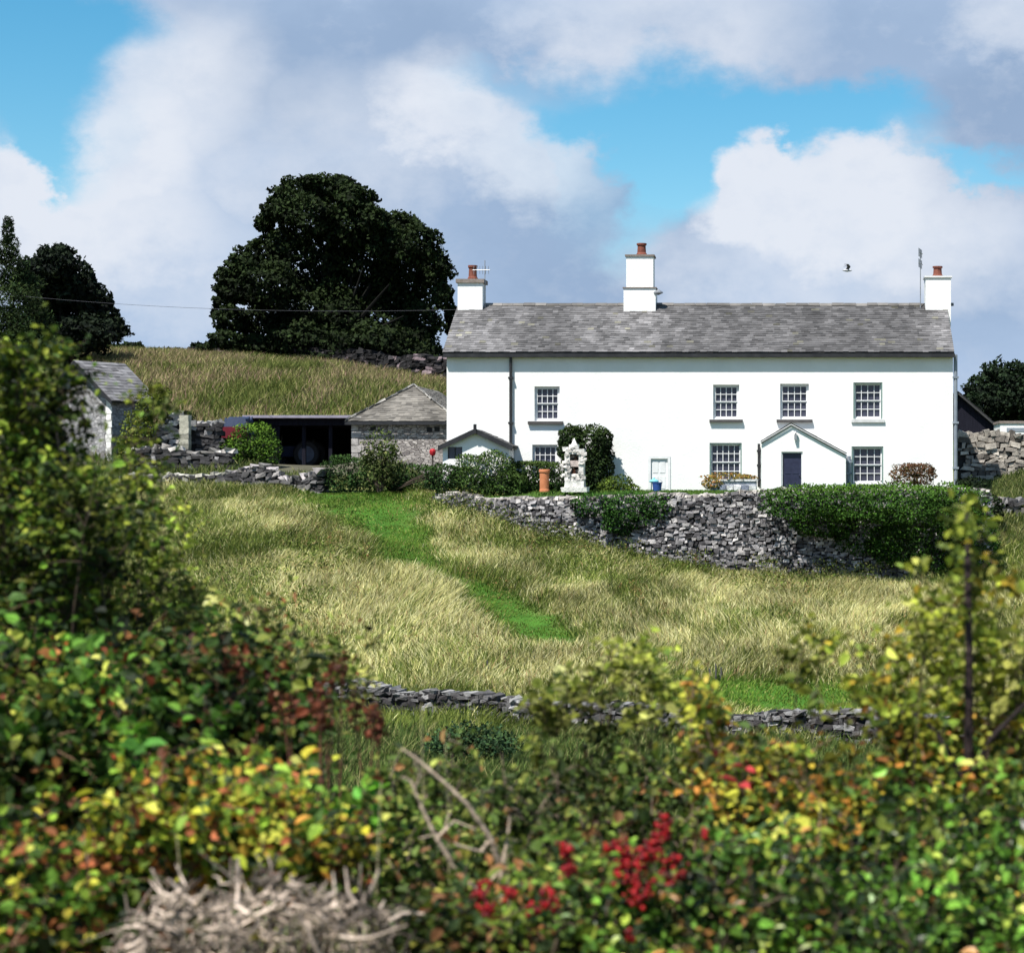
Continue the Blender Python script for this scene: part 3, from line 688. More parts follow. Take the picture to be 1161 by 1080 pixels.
garden_bush('leafy_sapling', 'pale olive leafy sapling standing before the stone outbuilding', [(431, 510, 80.2, 20, 26, .5), (424, 535, 80.2, 18, 22, .5), (440, 535, 80.2, 12, 20, .4), (415, 520, 80.2, 9, 12, .3), (446, 512, 80.2, 9, 14, .3)],
    2000, .13, [((.09, .12, .035), 3), ((.05, .075, .02), 3), ((.16, .17, .06), 1)], (XX(431, 80.2), 80.2, -.8), thick=.4, cat='sapling')
garden_bush('rusty_bush', 'clipped reddish brown bush at the foot of the wall beside the corner downpipe', [(1035, 538, 78.8, 26, 12, .7), (1040, 533, 78.8, 20, 8, .6)],
    2600, .09, [((.10, .05, .025), 3), ((.06, .055, .018), 3), ((.14, .06, .03), 2)], (XX(1035, 78.8), 78.8, GZ), p=3.4, tip=(.14, .07, .04))
garden_bush('shadow_fill_bush', 'dark green bush added to fill the shadow below the farmhouse corner downpipe', [(1100, 560, 78.0, 20, 20, .8), (1118, 575, 77.4, 20, 16, .8)],  # dark leaves added to stand in for the shadow beside the house corner
    2600, .12, DARK, (XX(1105, 78), 78, -1.6))
# planter with ochre flowers
def planter():
    Y = 78.3; r = thing('stone_planter', 'white stone trough of ochre flowers under the porch side window', 'planter', (XX(826, Y), Y, GZ))
    mb = MB(); x0, x1, z0, z1 = XX(806, Y), XX(858, Y), GZ, ZZ(543, Y)
    mb.box(x0, x1, Y - .25, Y + .25, z0, z1 - .08, (.36, .38, .42)); mb.box(x0 - .05, x1 + .05, Y - .3, Y + .3, z1 - .078, z1, (.6, .6, .6))
    for k in range(6):
        xx = x0 + (k + .5) * (x1 - x0) / 6; mb.add(stone_box(np.array([xx, Y - .29, z0 + .12]), np.array([0, 1., 0]), np.array([1., 0, 0]), .24, .12, .22, .08), HEX, pal(1, [((.6, .6, .6), 1), ((.2, .22, .28), 1)])[0])
    mb.build('trough', M['stone'], r)
    leafy('flowers', [(826, 541, Y, 30, 6, .35), (808, 548, Y - .2, 14, 7, .3), (845, 542, Y, 14, 4, .3)], 1500, .09, [((.30, .20, .04), 3), ((.14, .13, .03), 3), ((.36, .14, .04), 1)], M['leaf'], r)
planter()
def pot(px0, px1, pyt, pyb, Y):
    c = ((XX(px0, Y) + XX(px1, Y)) / 2, Y, GZ); r = (px1 - px0) / 2 * Y / F; h = ZZ(pyt, Y) - GZ
    o = MB().lathe(c, [(r * .92, 0), (r * .92, h * .08), (r * .84, h * .12), (r * .86, h * .84), (r * 1.0, h * .88), (r * 1.0, h * .97), (r * .9, h), (r * .7, h), (r * .66, h * .8)], 18).build('terracotta_pot', M['brick'], None, c)
    tagp(o, 'tall orange terracotta chimney pot standing on the lawn before the dark hedge', 'garden pot')
pot(611, 623.5, 532, 556, 77.6)
def monument():
    Y = 77.2; X = lambda p: XX(p, Y); Z = lambda p: ZZ(p, Y); r = thing('stone_monument', 'weathered white stone garden shrine with niches and a pointed top', 'garden monument', (X(651), Y, GZ - .02))
    mb = MB()
    def blk(a, b, t, bt, d=.3, col=(.72, .70, .66), j=.03):
        c = np.array([(X(a) + X(b)) / 2, Y, (Z(t) + Z(bt)) / 2]); mb.add(stone_box(c, np.array([0, 1., 0]), np.array([1., 0, 0]), X(b) - X(a), d * 2, Z(t) - Z(bt), j), HEX, np.asarray(col) * rng.uniform(.85, 1.1))
    blk(638, 666, 552, 557.5, .42); blk(641, 663, 545, 552, .36); blk(641.5, 647, 515, 545, .3); blk(657, 662.5, 512, 545, .3); blk(647, 657, 537, 545, .28)
    blk(647, 657.5, 522, 529, .28, (.6, .5, .46)); blk(641, 663, 509, 515, .32); blk(646, 656, 503.5, 509, .26, j=.06); blk(638, 645, 507, 512, .25, j=.08)
    mb.add([(X(648), Y - .12, Z(503.6)), (X(654), Y - .12, Z(503.6)), (X(654), Y + .12, Z(503.6)), (X(648), Y + .12, Z(503.6)), (X(651), Y, Z(496))], [(0, 1, 4), (1, 2, 4), (2, 3, 4), (3, 0, 4)], (.75, .73, .7))
    mb.box(X(646), X(658), Y + .1, Y + .2, Z(545), Z(514), (.06, .045, .04))
    for k in range(60):
        a, b = rng.uniform(638, 664), rng.uniform(508, 557); mb.add(stone_box(np.array([X(a), Y - .3, Z(b)]) if not (647 < a < 657 and 514 < b < 537) else np.array([X(a), Y + .06, Z(b)]), np.array([0, 1., 0]), np.array([1., 0, 0]), .12, .1, .1, .2), HEX, np.array([.66, .62, .58]) * rng.uniform(.6, 1.15))
    mb.build('stonework', M['stone'], r)
    for (a, b, w, h, c) in ((651, 534, .1, .22, (.22, .1, .06)), (653, 520, .11, .2, (.10, .06, .04))):
        MB().lathe((X(a), Y - .08, Z(b) - h), [(w, 0), (w * .8, h * .7), (w * .5, h), (w * .6, h * 1.2), (w * .3, h * 1.45)], 9, c).build('figure', M['stone'], r)
monument()
def watering_can():
    Y = 77.6; c = np.array([XX(745, Y), Y, GZ]); r = thing('garden_bucket', 'bright blue bucket with a turquoise lid by the white side door', 'bucket', c)
    MB().lathe(c, [(.13, 0), (.15, .04), (.185, .32), (.2, .335), (.2, .36), (.17, .36), (.16, .1)], 16, (.03, .08, .30)).build('bucket_body', M['flat'], r)
    mb = MB(); mb.lathe(c + np.array([-.12, .05, .361]), [(.17, 0), (.19, .03), (.15, .08), (.05, .13), (.04, .17)], 14, (.15, .45, .5)); mb.build('lid', M['flat'], r)
    h = MB(); a = np.linspace(0, math.pi, 9); h.tube([(c[0] + .2 * math.cos(t), c[1], c[2] + .34 + .15 * math.sin(t)) for t in a], .015, 5, (.5, .5, .5)); h.build('handle', M['flat'], r)
watering_can()

# ------------------------------------------------------------------ farmyard
def outbuilding():
    Y0, Y1 = 90., 99.; x0, x1 = XX(399, Y0), XX(514, Y0); z0, ze = .1, ZZ(477, Y0)
    r = thing('stone_outbuilding', 'grey rubble stone outbuilding with a hipped slate roof beside the farmhouse', 'outbuilding', ((x0 + x1) / 2, Y0, z0))
    mb = MB(); mb.box(x0, x1, Y0, Y1, z0, ze - .005)
    mb.build('wall', M['masonry'], r)
    for px, py in ((487, 487), (495.5, 486.5), (423, 486)): MB().box(XX(px, Y0) - .12, XX(px, Y0) + .12, Y0 - .012, Y0 - .002, ZZ(py, Y0) - .1, ZZ(py, Y0) + .1, (.01, .01, .01)).build('vent_hole', M['flat'], r)
    o = .25; xa = (x0 + x1) / 2 + .08; ya = Y0 + 2.3; za = ZZ(437, ya); zz = ze - .02; rf = MB()
    cf = lambda c: np.array([.15, .138, .122]) * (.7 + .6 * fbm(np.array([c[0] * 2]), np.array([c[2] * 2]), 8, 2)[0])
    A, B = (x0 - o, Y0 - o, zz), (x1 + o, Y0 - o, zz); C, D = (x1 + o, Y1 + o, zz), (x0 - o, Y1 + o, zz); R, S = (xa, ya, za), (xa, Y1, za)
    slate_slope(rf, A, B, R, R, .2, .26, cf); slate_slope(rf, D, A, R, S, .2, .28, cf); slate_slope(rf, B, C, S, R, .2, .28, cf); slate_slope(rf, C, D, S, S, .2, .28, cf)
    ro = rf.build('roof', M['slate'], r)
    hp = MB()
    for a in (A, B):
        a = np.array(a); b = np.array(R); n = 12
        for k in range(n):
            c = a + (b - a) * (k + .5) / n + np.array([0, 0, .05]); hp.add(stone_box(c, np.array([0, 1., 0]), norm((b - a)[None])[0], np.linalg.norm(b - a) / n * .96, .22, .07, .08), HEX, np.array([.36, .34, .31]) * rng.uniform(.6, 1.2))
    hp.build('hip_tiles', M['slate'], ro)
    f = MB(); f.box(x0 - o, x1 + o, Y0 - o - .05, Y0 - o - .004, zz - .16, zz - .02); f.build('gutter', M['black'], r)
    q = MB()
    for k in range(8): q.box(x0 - .02, x0 + (.42 if k % 2 else .28), Y0 - .03, Y0 - .003, z0 + k * .32, z0 + k * .32 + .29, np.array([.5, .47, .45]) * rng.uniform(.7, 1.1))
    q.build('quoins', M['stone'], r)
outbuilding()
def red_sign():
    Y = 89.2; x, z = XX(490.5, Y), ZZ(512, Y); gz = g1(x, Y); o = MB()
    o.box(x - .035, x + .035, Y - .03, Y + .03, gz - .1, z - .15, (.06, .05, .045)); o.lathe((x, Y, z - .13), [(.03, -.05), (.11, .0), (.14, .1), (.14, .18), (.08, .25), (.02, .27)], 10, (.36, .012, .02))
    tagp(o.build('red_lamp', M['flat'], None, (x, Y, gz)), 'small bright red lantern on a post by the outbuilding', 'lantern')
red_sign()
def open_shed():
    Y0, Y1 = 93., 99.5; x0, x1 = XX(283, Y0), XX(404, Y0); zt = ZZ(471, Y0); zb = .2
    r = thing('open_shed', 'long dark open fronted shed with a thin lilac grey roof edge', 'shed', ((x0 + x1) / 2, Y0, zb))
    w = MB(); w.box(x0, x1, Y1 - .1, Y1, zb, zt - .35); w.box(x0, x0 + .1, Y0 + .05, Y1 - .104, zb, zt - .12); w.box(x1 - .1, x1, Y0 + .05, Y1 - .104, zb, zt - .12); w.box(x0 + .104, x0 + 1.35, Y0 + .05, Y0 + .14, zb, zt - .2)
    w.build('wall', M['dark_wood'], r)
    f = MB(); f.add([(x0 - .2, Y0 - .5, zt - .12), (x1 + .2, Y0 - .5, zt - .12), (x1 + .2, Y1 + .3, zt - .5), (x0 - .2, Y1 + .3, zt - .5), (x0 - .2, Y0 - .5, zt), (x1 + .2, Y0 - .5, zt), (x1 + .2, Y1 + .3, zt - .38), (x0 - .2, Y1 + .3, zt - .38)], HEX)
    f.build('roof', M['tin'], r)
    for k in range(1, 4):
        x = x0 + (x1 - x0) * k / 4; p = MB(); p.box(x - .08, x + .08, Y0 + .15, Y0 + .31, zb, zt - .2); p.build('post', M['dark_wood'], r)
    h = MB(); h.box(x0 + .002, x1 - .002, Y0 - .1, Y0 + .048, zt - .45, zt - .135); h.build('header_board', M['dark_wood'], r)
open_shed()
def tractor():
    Y = 95.4; c = np.array([XX(339, Y), Y, g1(XX(339, Y), Y)]); r = thing('tractor', 'old blue tractor parked in deep shade at the open shed', 'tractor', c)
    B = (.03, .045, .11); mb = MB()
    mb.box(c[0] - 1.2, c[0] - .1, Y - .28, Y + .28, c[2] + .5, c[2] + 1.0, B); mb.box(c[0] - .099, c[0] + .75, Y - .22, Y + .22, c[2] + .45, c[2] + .78, B)
    mb.tube([(c[0] - .8, Y, c[2] + 1.0), (c[0] - .8, Y, c[2] + 1.5)], .03, 6, (.1, .1, .1)); mb.build('body', M['flat'], r)
    s = MB(); s.box(c[0] + .35, c[0] + .7, Y - .2, Y + .2, c[2] + .95, c[2] + 1.02, (.04,) * 3); s.box(c[0] + .66, c[0] + .72, Y - .2, Y + .2, c[2] + 1.021, c[2] + 1.3, (.04,) * 3); s.build('seat', M['flat'], r)
    st = MB(); a = np.linspace(0, 2 * math.pi, 13); st.tube([(c[0] + .1 + .06 * math.cos(t), Y + .18 * math.sin(t), c[2] + 1.15 + .1 * math.cos(t)) for t in a], .015, 5, (.05,) * 3); st.build('steering_wheel', M['flat'], r)
    def wheel(x, y, rad, w):
        t = MB(); V = []; n = 22; prof = [(.62, -.5), (.9, -.5), (1, -.3), (1, .3), (.9, .5), (.62, .5)]; fs = []
        for k in range(n):
            an = 2 * math.pi * k / n
            for pr, q in prof: V.append((x + rad * pr * math.cos(an), y + q * w, c[2] + rad + rad * pr * math.sin(an)))
        m = len(prof)
        for k in range(n):
            for j in range(m): fs.append((k * m + j, ((k + 1) % n) * m + j, ((k + 1) % n) * m + (j + 1) % m, k * m + (j + 1) % m))
        o = t.add(V, fs, (.025, .025, .03)).build('wheel', M['flat'], r)
        h = MB(); h.tube([(x, y - w * .3, c[2] + rad), (x, y + w * .3, c[2] + rad)], rad * .61, 18, (.12, .14, .2)); h.build('rim', M['flat'], o)
    for y in (Y - .62, Y + .62): wheel(c[0] + .5, y, .62, .3); wheel(c[0] - .95, y, .34, .18)
tractor()
def trailer():
    Y = 90.5; c = np.array([XX(259, Y), Y, g1(XX(259, Y), Y)]); r = thing('farm_trailer', 'small red farm trailer beside the bright green yard bush', 'trailer', c)
    RD = (.13, .008, .018); zb = ZZ(499, Y); zt = ZZ(484, Y); mb = MB(); x0, x1 = c[0] - .55, c[0] + .7
    mb.box(x0, x1, Y - .5, Y + .5, zb, zb + .06, RD)
    for q in ((x0, x1, Y - .5, Y - .46), (x0, x1, Y + .46, Y + .5), (x0, x0 + .04, Y - .456, Y + .456), (x1 - .04, x1, Y - .456, Y + .456)): mb.box(*q, zb + .063, zt, RD)
    mb.build('body', M['flat'], r)
    for y in (Y - .6, Y + .6):
        w = MB(); zc = c[2] + .28; w.tube([(c[0], y - .07, zc), (c[0], y + .07, zc)], .28, 16, (.03,) * 3); w.tube([(c[0], y - .08, zc), (c[0], y + .08, zc)], .14, 12, (.4, .4, .4)); w.build('wheel', M['flat'], r)
    d = MB(); d.tube([(x1, Y, zb + .02), (x1 + .8, Y, c[2] + .3)], .04, 6, (.1,) * 3); d.build('drawbar', M['flat'], r); d = MB(); d.tube([(c[0], Y - .6, c[2] + .28), (c[0], Y + .6, c[2] + .28)], .03, 6, (.1,) * 3); d.box(c[0] - .06, c[0] + .06, Y - .4, Y + .4, c[2] + .25, zb, (.06,) * 3); d.build('axle', M['flat'], r)
trailer()
def tarp():
    Y = 91.8; x0, x1 = XX(253, Y), XX(286, Y); gz = g1((x0 + x1) / 2, Y); r = thing('covered_stack', 'blue tarpaulin sheet tied over a stack behind the red trailer', 'covered stack', ((x0 + x1) / 2, Y, gz))
    n = 9; V = []; zt = ZZ(470.5, Y)
    for j in range(n):
        for i in range(n):
            u, v = i / (n - 1), j / (n - 1); e = min(u, 1 - u, v, 1 - v); V.append((x0 + (x1 - x0) * u + rng.normal(0, .03), Y - .6 + 1.4 * v, zt - .12 + rng.normal(0, .05) - (.75 if e == 0 else 0)))
    MB().add(V, [(j * n + i, j * n + i + 1, (j + 1) * n + i + 1, (j + 1) * n + i) for j in range(n - 1) for i in range(n - 1)], (.02, .034, .075)).build('tarpaulin', M['flat'], r)
    MB().box(x0 + .1, x1 - .1, Y - .45, Y + .65, gz - .1, zt - .3, (.06, .055, .05)).build('stack', M['flat'], r)
tarp()
PALE = [((.62, .58, .54), 4), ((.40, .37, .35), 3), ((.16, .15, .14), 2)]
DKS = [((.05, .048, .05), 4), ((.11, .105, .105), 3), ((.25, .24, .24), 1)]
def seg(px0, px1, Y0, Y1, pt0, pt1, pb0, pb1, n=5):
    out = []
    for t in np.linspace(0, 1, n):
        px = px0 + (px1 - px0) * t; Y = Y0 + (Y1 - Y0) * t; x = XX(px, Y); out.append((x, Y, ZZ(pb0 + (pb1 - pb0) * t, Y) - .15, ZZ(pt0 + (pt1 - pt0) * t, Y)))
    return out
dry_wall('ruined_wall', 'crumbling pale rubble wall stub with a stepped broken top', seg(170, 204, 87.6, 87.6, 492, 474, 512, 512), .5, .34, .17, PALE, rough=1.8)
dry_wall('ruined_wall', 'dark stone wall between the pale gatepost and the red trailer', seg(216, 249, 88.2, 88.4, 482, 482, 511, 511), .5, .3, .15, DKS, [((.42, .40, .40), 2), ((.2, .2, .2), 1)])
dry_wall('yard_wall', 'dark stone terrace wall with pale coping under the ruined rubble wall', seg(145, 262, 86.2, 86.4, 511, 512, 538, 538, 7), .7, .3, .15, DKS, PALE)  # dark face stones, pale coping stones on top
dry_wall('field_wall', 'low dark stone wall with pale flat coping along the top of the rough field', seg(138, 258, 83.2, 82.6, 541, 539, 553, 556, 6), .5, .3, .13, DKS, [((.5, .48, .42), 3), ((.35, .33, .28), 1)], topjit=.04)
dry_wall('field_wall', 'tumbledown low stone wall in front of the open shed', seg(258, 366, 82.6, 81.6, 538, 535, 556, 558, 6), .6, .3, .15, DKS + [((.3, .28, .27), 2)], [((.42, .38, .38), 2), ((.2, .19, .18), 2)], rough=1.7, topjit=.2)
def gatepost():
    Y = 87.5; x = XX(210, Y); zb = ZZ(512, Y) - .2; zt = ZZ(473, Y); mb = MB(); z = zb
    while z < zt:
        h = rng.uniform(.18, .32); mb.add(stone_box(np.array([x, Y, z + h / 2]), np.array([0, 1., 0]), np.array([1., 0, 0]), .4, .4, h, .04), HEX, np.array([.40, .39, .32]) * rng.uniform(.6, 1.15)); z += h * .98
    tagp(mb.build('stone_gatepost', M['stone'], None, (x, Y, zb)), 'square pale stone gatepost at the end of the rubble wall stub', 'gatepost')
gatepost()
garden_bush('yard_bush', 'round bright green bush in front of the dark open shed', [(288, 500, 88.6, 27, 22, .9), (300, 512, 88.5, 18, 18, .8), (268, 512, 88.6, 20, 16, .8), (262, 524, 88.3, 20, 10, .7)],
    5200, .12, [((.06, .12, .015), 4), ((.09, .16, .02), 2), ((.02, .045, .008), 3)], onground(285, 88.6), tip=(.11, .20, .02))
garden_bush('dark_yard_shrub', 'dark low shrub behind the pale gatepost', [(203, 474, 89, 18, 9, .6), (195, 482, 89, 14, 10, .5)], 1200, .12, DARK, onground(203, 89))
garden_bush('elder_bush', 'yellow green bush between the pale stone shed and the ruined wall', [(170, 462, 86.8, 16, 22, .6), (158, 486, 86.6, 20, 24, .7), (182, 450, 87, 12, 14, .5), (148, 508, 86.4, 18, 20, .7)],
    3600, .13, [((.10, .13, .02), 4), ((.06, .085, .015), 3), ((.16, .15, .03), 1)], onground(162, 86.8), tip=(.14, .17, .03), thick=.3)
def lime_shed():
    # rotated shed: gable with the sunlit face, slate roof falling to the shaded side
    Y0 = 88.; ang = math.radians(-28); c0 = np.array([XX(127, Y0), Y0, 0.]); u = np.array([math.cos(ang), math.sin(ang), 0]); v = np.array([-math.sin(ang), math.cos(ang), 0])
    # u runs along gable (to the right), v runs back along the building
    W, Ln = 3.9, 2.3; zb = g1(c0[0], Y0) - .6; ze = ZZ(450, Y0); za = ze + 1.55
    r = thing('stone_shed', 'small pale grey stone shed with white corner stones and a slate roof', 'shed', (c0[0], Y0, zb))
    q = lambda a, b, z: tuple(c0 - u * a + v * b + np.array([0, 0, z]))
    mb = MB(); mb.add([q(0, 0, zb), q(W, 0, zb), q(W, 0, ze), q(W / 2, 0, za), q(0, 0, ze)], [(0, 1, 2, 3, 4)]); mb.add([q(0, Ln, zb), q(W, Ln, zb), q(W, Ln, ze), q(W / 2, Ln, za), q(0, Ln, ze)], [(4, 3, 2, 1, 0)])
    mb.add([q(0, 0, zb), q(0, Ln, zb), q(0, Ln, ze), q(0, 0, ze)], [(0, 1, 2, 3)]); mb.add([q(W, 0, zb), q(W, Ln, zb), q(W, Ln, ze), q(W, 0, ze)], [(3, 2, 1, 0)])
    mb.build('wall', M['masonry_white'], r)
    rf = MB(); o = .3; sl = (za - ze) / (W / 2); cf = lambda c: np.array([.15, .145, .15])
    slate_slope(rf, q(-o, -o, ze - o * sl + .06), q(-o, Ln + o, ze - o * sl + .06), q(W / 2, Ln + o, za + .06), q(W / 2, -o, za + .06), .22, .3, cf)
    slate_slope(rf, q(W + o, -o, ze - o * sl + .06), q(W + o, Ln + o, ze - o * sl + .06), q(W / 2, Ln + o, za + .06), q(W / 2, -o, za + .06), .22, .3, cf)
    rf.build('roof', M['slate'], r)
    b = MB()
    for s in (0, 1):
        a0 = -o if s == 0 else W + o; z0_ = ze - o * sl
        A = np.array(q(a0, -o - .03, z0_ - .12)); B = np.array(q(W / 2, -o - .03, za - .12)); hh = np.array([0, 0, .17]); bk = v * .028
        b.add([A, B, B + hh, A + hh, A + bk, B + bk, B + hh + bk, A + hh + bk], HEX)
    b.build('bargeboard', M['black'], r)
    qn = MB()
    for k in range(9): zz = ze - .12 - k * .3; cc = c0 - u * .16 - v * .025 + np.array([0, 0, zz - .14]); qn.add(stone_box(cc, v, u, .36 if k % 2 else .26, .04, .27, .02), HEX, (.85, .84, .8))
    qn.build('quoins', M['stone'], r)
lime_shed()

# right hand side beyond the house
dry_wall('boundary_wall', 'sunlit tan stone boundary wall beyond the farmhouse corner', seg(1086, 1215, 88, 88, 496, 493, 538, 545, 5), .5, .36, .2, [((.42, .38, .33), 4), ((.28, .25, .22), 3), ((.14, .125, .11), 2)])
dry_wall('field_edge_wall', 'dark lower stone wall in rough grass beyond the big hedge', seg(1112, 1215, 79.5, 80, 570, 572, 604, 604, 4), .6, .3, .16, DKS + [((.22, .2, .18), 2)])  # stones mostly from the dark palette, some brown
def dark_barn():
    Y0, Y1 = 98., 108.; xl, xr = XX(1040, Y0), XX(1140, Y0); ze = ZZ(492, Y0); xa = (xl + xr) / 2 - .2; za = ZZ(446, Y0); zb = g1(xl, Y0) - .5
    r = thing('dark_barn', 'dark slate roofed barn gable behind the farmhouse corner', 'barn', (xa, Y0, zb)); mb = MB()
    mb.add([(xl, Y0, zb), (xr, Y0, zb), (xr, Y0, ze), (xa, Y0, za), (xl, Y0, ze)], [(0, 1, 2, 3, 4)]); mb.add([(xr, Y0, zb), (xr, Y1, zb), (xr, Y1, ze), (xr, Y0, ze)], [(0, 1, 2, 3)])
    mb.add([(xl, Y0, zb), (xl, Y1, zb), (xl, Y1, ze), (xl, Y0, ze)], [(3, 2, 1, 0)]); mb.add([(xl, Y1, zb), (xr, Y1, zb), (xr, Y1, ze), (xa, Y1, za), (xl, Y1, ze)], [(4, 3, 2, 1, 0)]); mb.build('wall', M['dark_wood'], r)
    rf = MB(); cf = lambda c: np.array([.03, .03, .034])
    slate_slope(rf, (xl - .3, Y0 - .3, ze - .2), (xl - .3, Y1, ze - .2), (xa, Y1, za + .1), (xa, Y0 - .3, za + .1), .25, .35, cf); slate_slope(rf, (xr + .3, Y0 - .3, ze - .2), (xr + .3, Y1, ze - .2), (xa, Y1, za + .1), (xa, Y0 - .3, za + .1), .25, .35, cf)
    rf.build('roof', M['slate'], r)
dark_barn()
def white_shed():
    Y0 = 95.; x0, x1 = XX(1134, Y0), XX(1230, Y0); zt = ZZ(480, Y0); zb = g1(x0, Y0) - .3; r = thing('white_outbuilding', 'low white outbuilding behind the tan boundary wall', 'outbuilding', (x0, Y0, zb))
    MB().box(x0, x1, Y0, Y0 + 4, zb, zt).build('wall', M['white'], r); MB().box(x0 - .05, x1 + .05, Y0 - .05, Y0 + 4.05, zt + .003, zt + .12).build('roof', M['lead'], r)
    w = MB(); w.box(x0 + .3, x1 - .3, Y0 - .02, Y0 - .003, zt - .38, zt - .2); w.build('window', M['grey_pipe'], r)
white_shed()

# ------------------------------------------------------------------ trees
def tree(name, label, lumps, n, size, palette, base, r0, tip=None, depth=.9, group=None, w=.7, thick=.2, lump=.22, limb=(.004, .004, .003), inner=.15):
    base = np.asarray(base, float); r = thing(name, label, 'tree', base, group)
    bl = [(a, b, Y, rx, ry, rx * Y / F * depth) for a, b, Y, rx, ry in lumps]
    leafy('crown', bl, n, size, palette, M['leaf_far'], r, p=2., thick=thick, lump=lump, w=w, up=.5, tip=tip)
    top = max((P(a, b, Y) for a, b, Y, *_ in lumps), key=lambda q: q[2]); mb = MB(); fork = base + (np.mean([P(a, b, Y) for a, b, Y, *_ in lumps], 0) - base) * np.array([.3, .3, .3])
    mb.tube([base - np.array([0, 0, .4]), base + (fork - base) * .15, base + (fork - base) * .6, fork], [r0 * 1.5, r0 * 1.05, r0 * .85, r0 * .7], 9, limb)
    tk = mb.build('trunk', M['bark'], r)
    lm = MB()
    for a, b, Y, *_ in lumps:
        tg = fork + (P(a, b, Y) + np.array([0, rng.uniform(0, 1.5), 0]) - fork) * .62; mid = (fork + tg) / 2 + rng.normal(0, .4, 3); t = np.linspace(0, 1, 6)[:, None]
        lm.tube((1 - t) ** 2 * fork + 2 * t * (1 - t) * mid + t * t * tg, r0 * np.linspace(.4, .08, 6), 6, limb)
    lm.build('limbs', M['bark'], tk); return r
BT = [(335, 222, 28, 20), (372, 214, 30, 16), (402, 228, 26, 20), (312, 238, 16, 14), (300, 252, 12, 10), (350, 246, 42, 28), (400, 258, 38, 28), (425, 248, 16, 16), (455, 256, 22, 16), (475, 276, 24, 24), (493, 305, 20, 24), (440, 275, 24, 20),
      (318, 272, 24, 14), (296, 288, 26, 16), (275, 300, 18, 13), (258, 315, 15, 13), (268, 328, 24, 16), (255, 345, 14, 14), (262, 362, 20, 16), (300, 325, 40, 28), (350, 300, 50, 38), (410, 305, 50, 40), (455, 318, 40, 38), (502, 335, 12, 14),
      (306, 366, 40, 24), (370, 360, 56, 38), (430, 360, 50, 36), (475, 368, 26, 32), (256, 385, 20, 10), (300, 393, 44, 13), (380, 396, 68, 18), (455, 402, 44, 16), (485, 405, 20, 20), (350, 385, 50, 20), (420, 388, 50, 20), (320, 400, 40, 12), (512, 362, 8, 18), (232, 396, 10, 6), (470, 417, 34, 12), (425, 411, 38, 12), (492, 424, 14, 12), (370, 408, 40, 10), (352, 205, 14, 7), (388, 205, 12, 7)]
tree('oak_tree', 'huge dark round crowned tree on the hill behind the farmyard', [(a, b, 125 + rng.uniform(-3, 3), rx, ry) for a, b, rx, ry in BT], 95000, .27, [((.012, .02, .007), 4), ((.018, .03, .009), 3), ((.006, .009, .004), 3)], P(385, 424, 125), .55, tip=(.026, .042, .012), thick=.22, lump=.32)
LT = [(62, 300, 26, 22), (85, 325, 28, 28), (60, 340, 34, 36), (108, 352, 24, 26), (98, 378, 34, 22), (128, 374, 18, 14), (60, 385, 40, 24), (70, 288, 14, 12), (40, 320, 24, 30)]
tree('ash_tree', 'dark leafy tree on the skyline beyond the pale stone shed', [(a, b, 112 + rng.uniform(-2, 2), rx, ry) for a, b, rx, ry in LT], 24000, .26, [((.010, .016, .010), 4), ((.016, .024, .012), 3), ((.005, .007, .006), 3)], P(75, 432, 112), .35, tip=(.016, .026, .012), thick=.34, lump=.35)
CT = [(9, 262, 7, 18), (8, 285, 15, 18), (8, 305, 24, 20), (22, 322, 26, 20), (16, 345, 36, 24), (32, 368, 32, 24), (8, 375, 40, 30), (30, 395, 36, 30), (0, 410, 40, 40)]
tree('conifer_tree', 'tall pointed green conifer rising above the hawthorn on the skyline', [(a, b, 98 + rng.uniform(-1, 1), rx, ry) for a, b, rx, ry in CT], 22000, .2, [((.02, .038, .012), 4), ((.035, .055, .015), 3), ((.01, .016, .006), 3)], (XX(10, 98), 98, g1(XX(10, 98), 98)), .25, w=.3)
RT_ = [(1130, 428, 20, 20), (1110, 445, 20, 18), (1150, 440, 24, 26), (1128, 458, 34, 18), (1165, 430, 22, 24), (1100, 462, 14, 16), (1175, 455, 28, 28), (1145, 472, 30, 16), (1115, 476, 26, 14)]
tree('sycamore_tree', 'dark bushy tree above the white outbuilding', [(a, b, 116 + rng.uniform(-2, 2), rx, ry) for a, b, rx, ry in RT_], 15000, .25, [((.012, .022, .012), 4), ((.02, .034, .016), 3), ((.006, .009, .006), 3)], (XX(1140, 116), 116, g1(XX(1140, 116), 116)), .3, tip=(.025, .045, .018), thick=.34, lump=.35)
garden_bush('crest_hedge', 'dark scrubby hedge along the hill crest between the skyline trees', [(150, 396, 129, 14, 8, .8), (190, 400, 130, 34, 5, .8), (228, 398, 129, 14, 9, .8), (130, 398, 128, 14, 8, .8)], 3000, .3, DARK, (XX(190, 130), 130, g1(XX(190, 130), 130)), cat='hedge', p=2.4)
dry_wall('crest_wall', 'dark lichen spotted stone wall on the hill below the huge tree', [(*P(a, 0, Y)[:2], ZZ(bt, Y) - .3, ZZ(t, Y)) for a, Y, t, bt in ((215, 128, 397, 411), (300, 125.5, 395, 412), (380, 122, 397, 420), (440, 119.5, 403, 428), (520, 117, 410, 440))], .6, .35, .17, [((.02, .019, .02), 5), ((.04, .036, .038), 2), ((.22, .17, .18), .7)], rough=1.6)

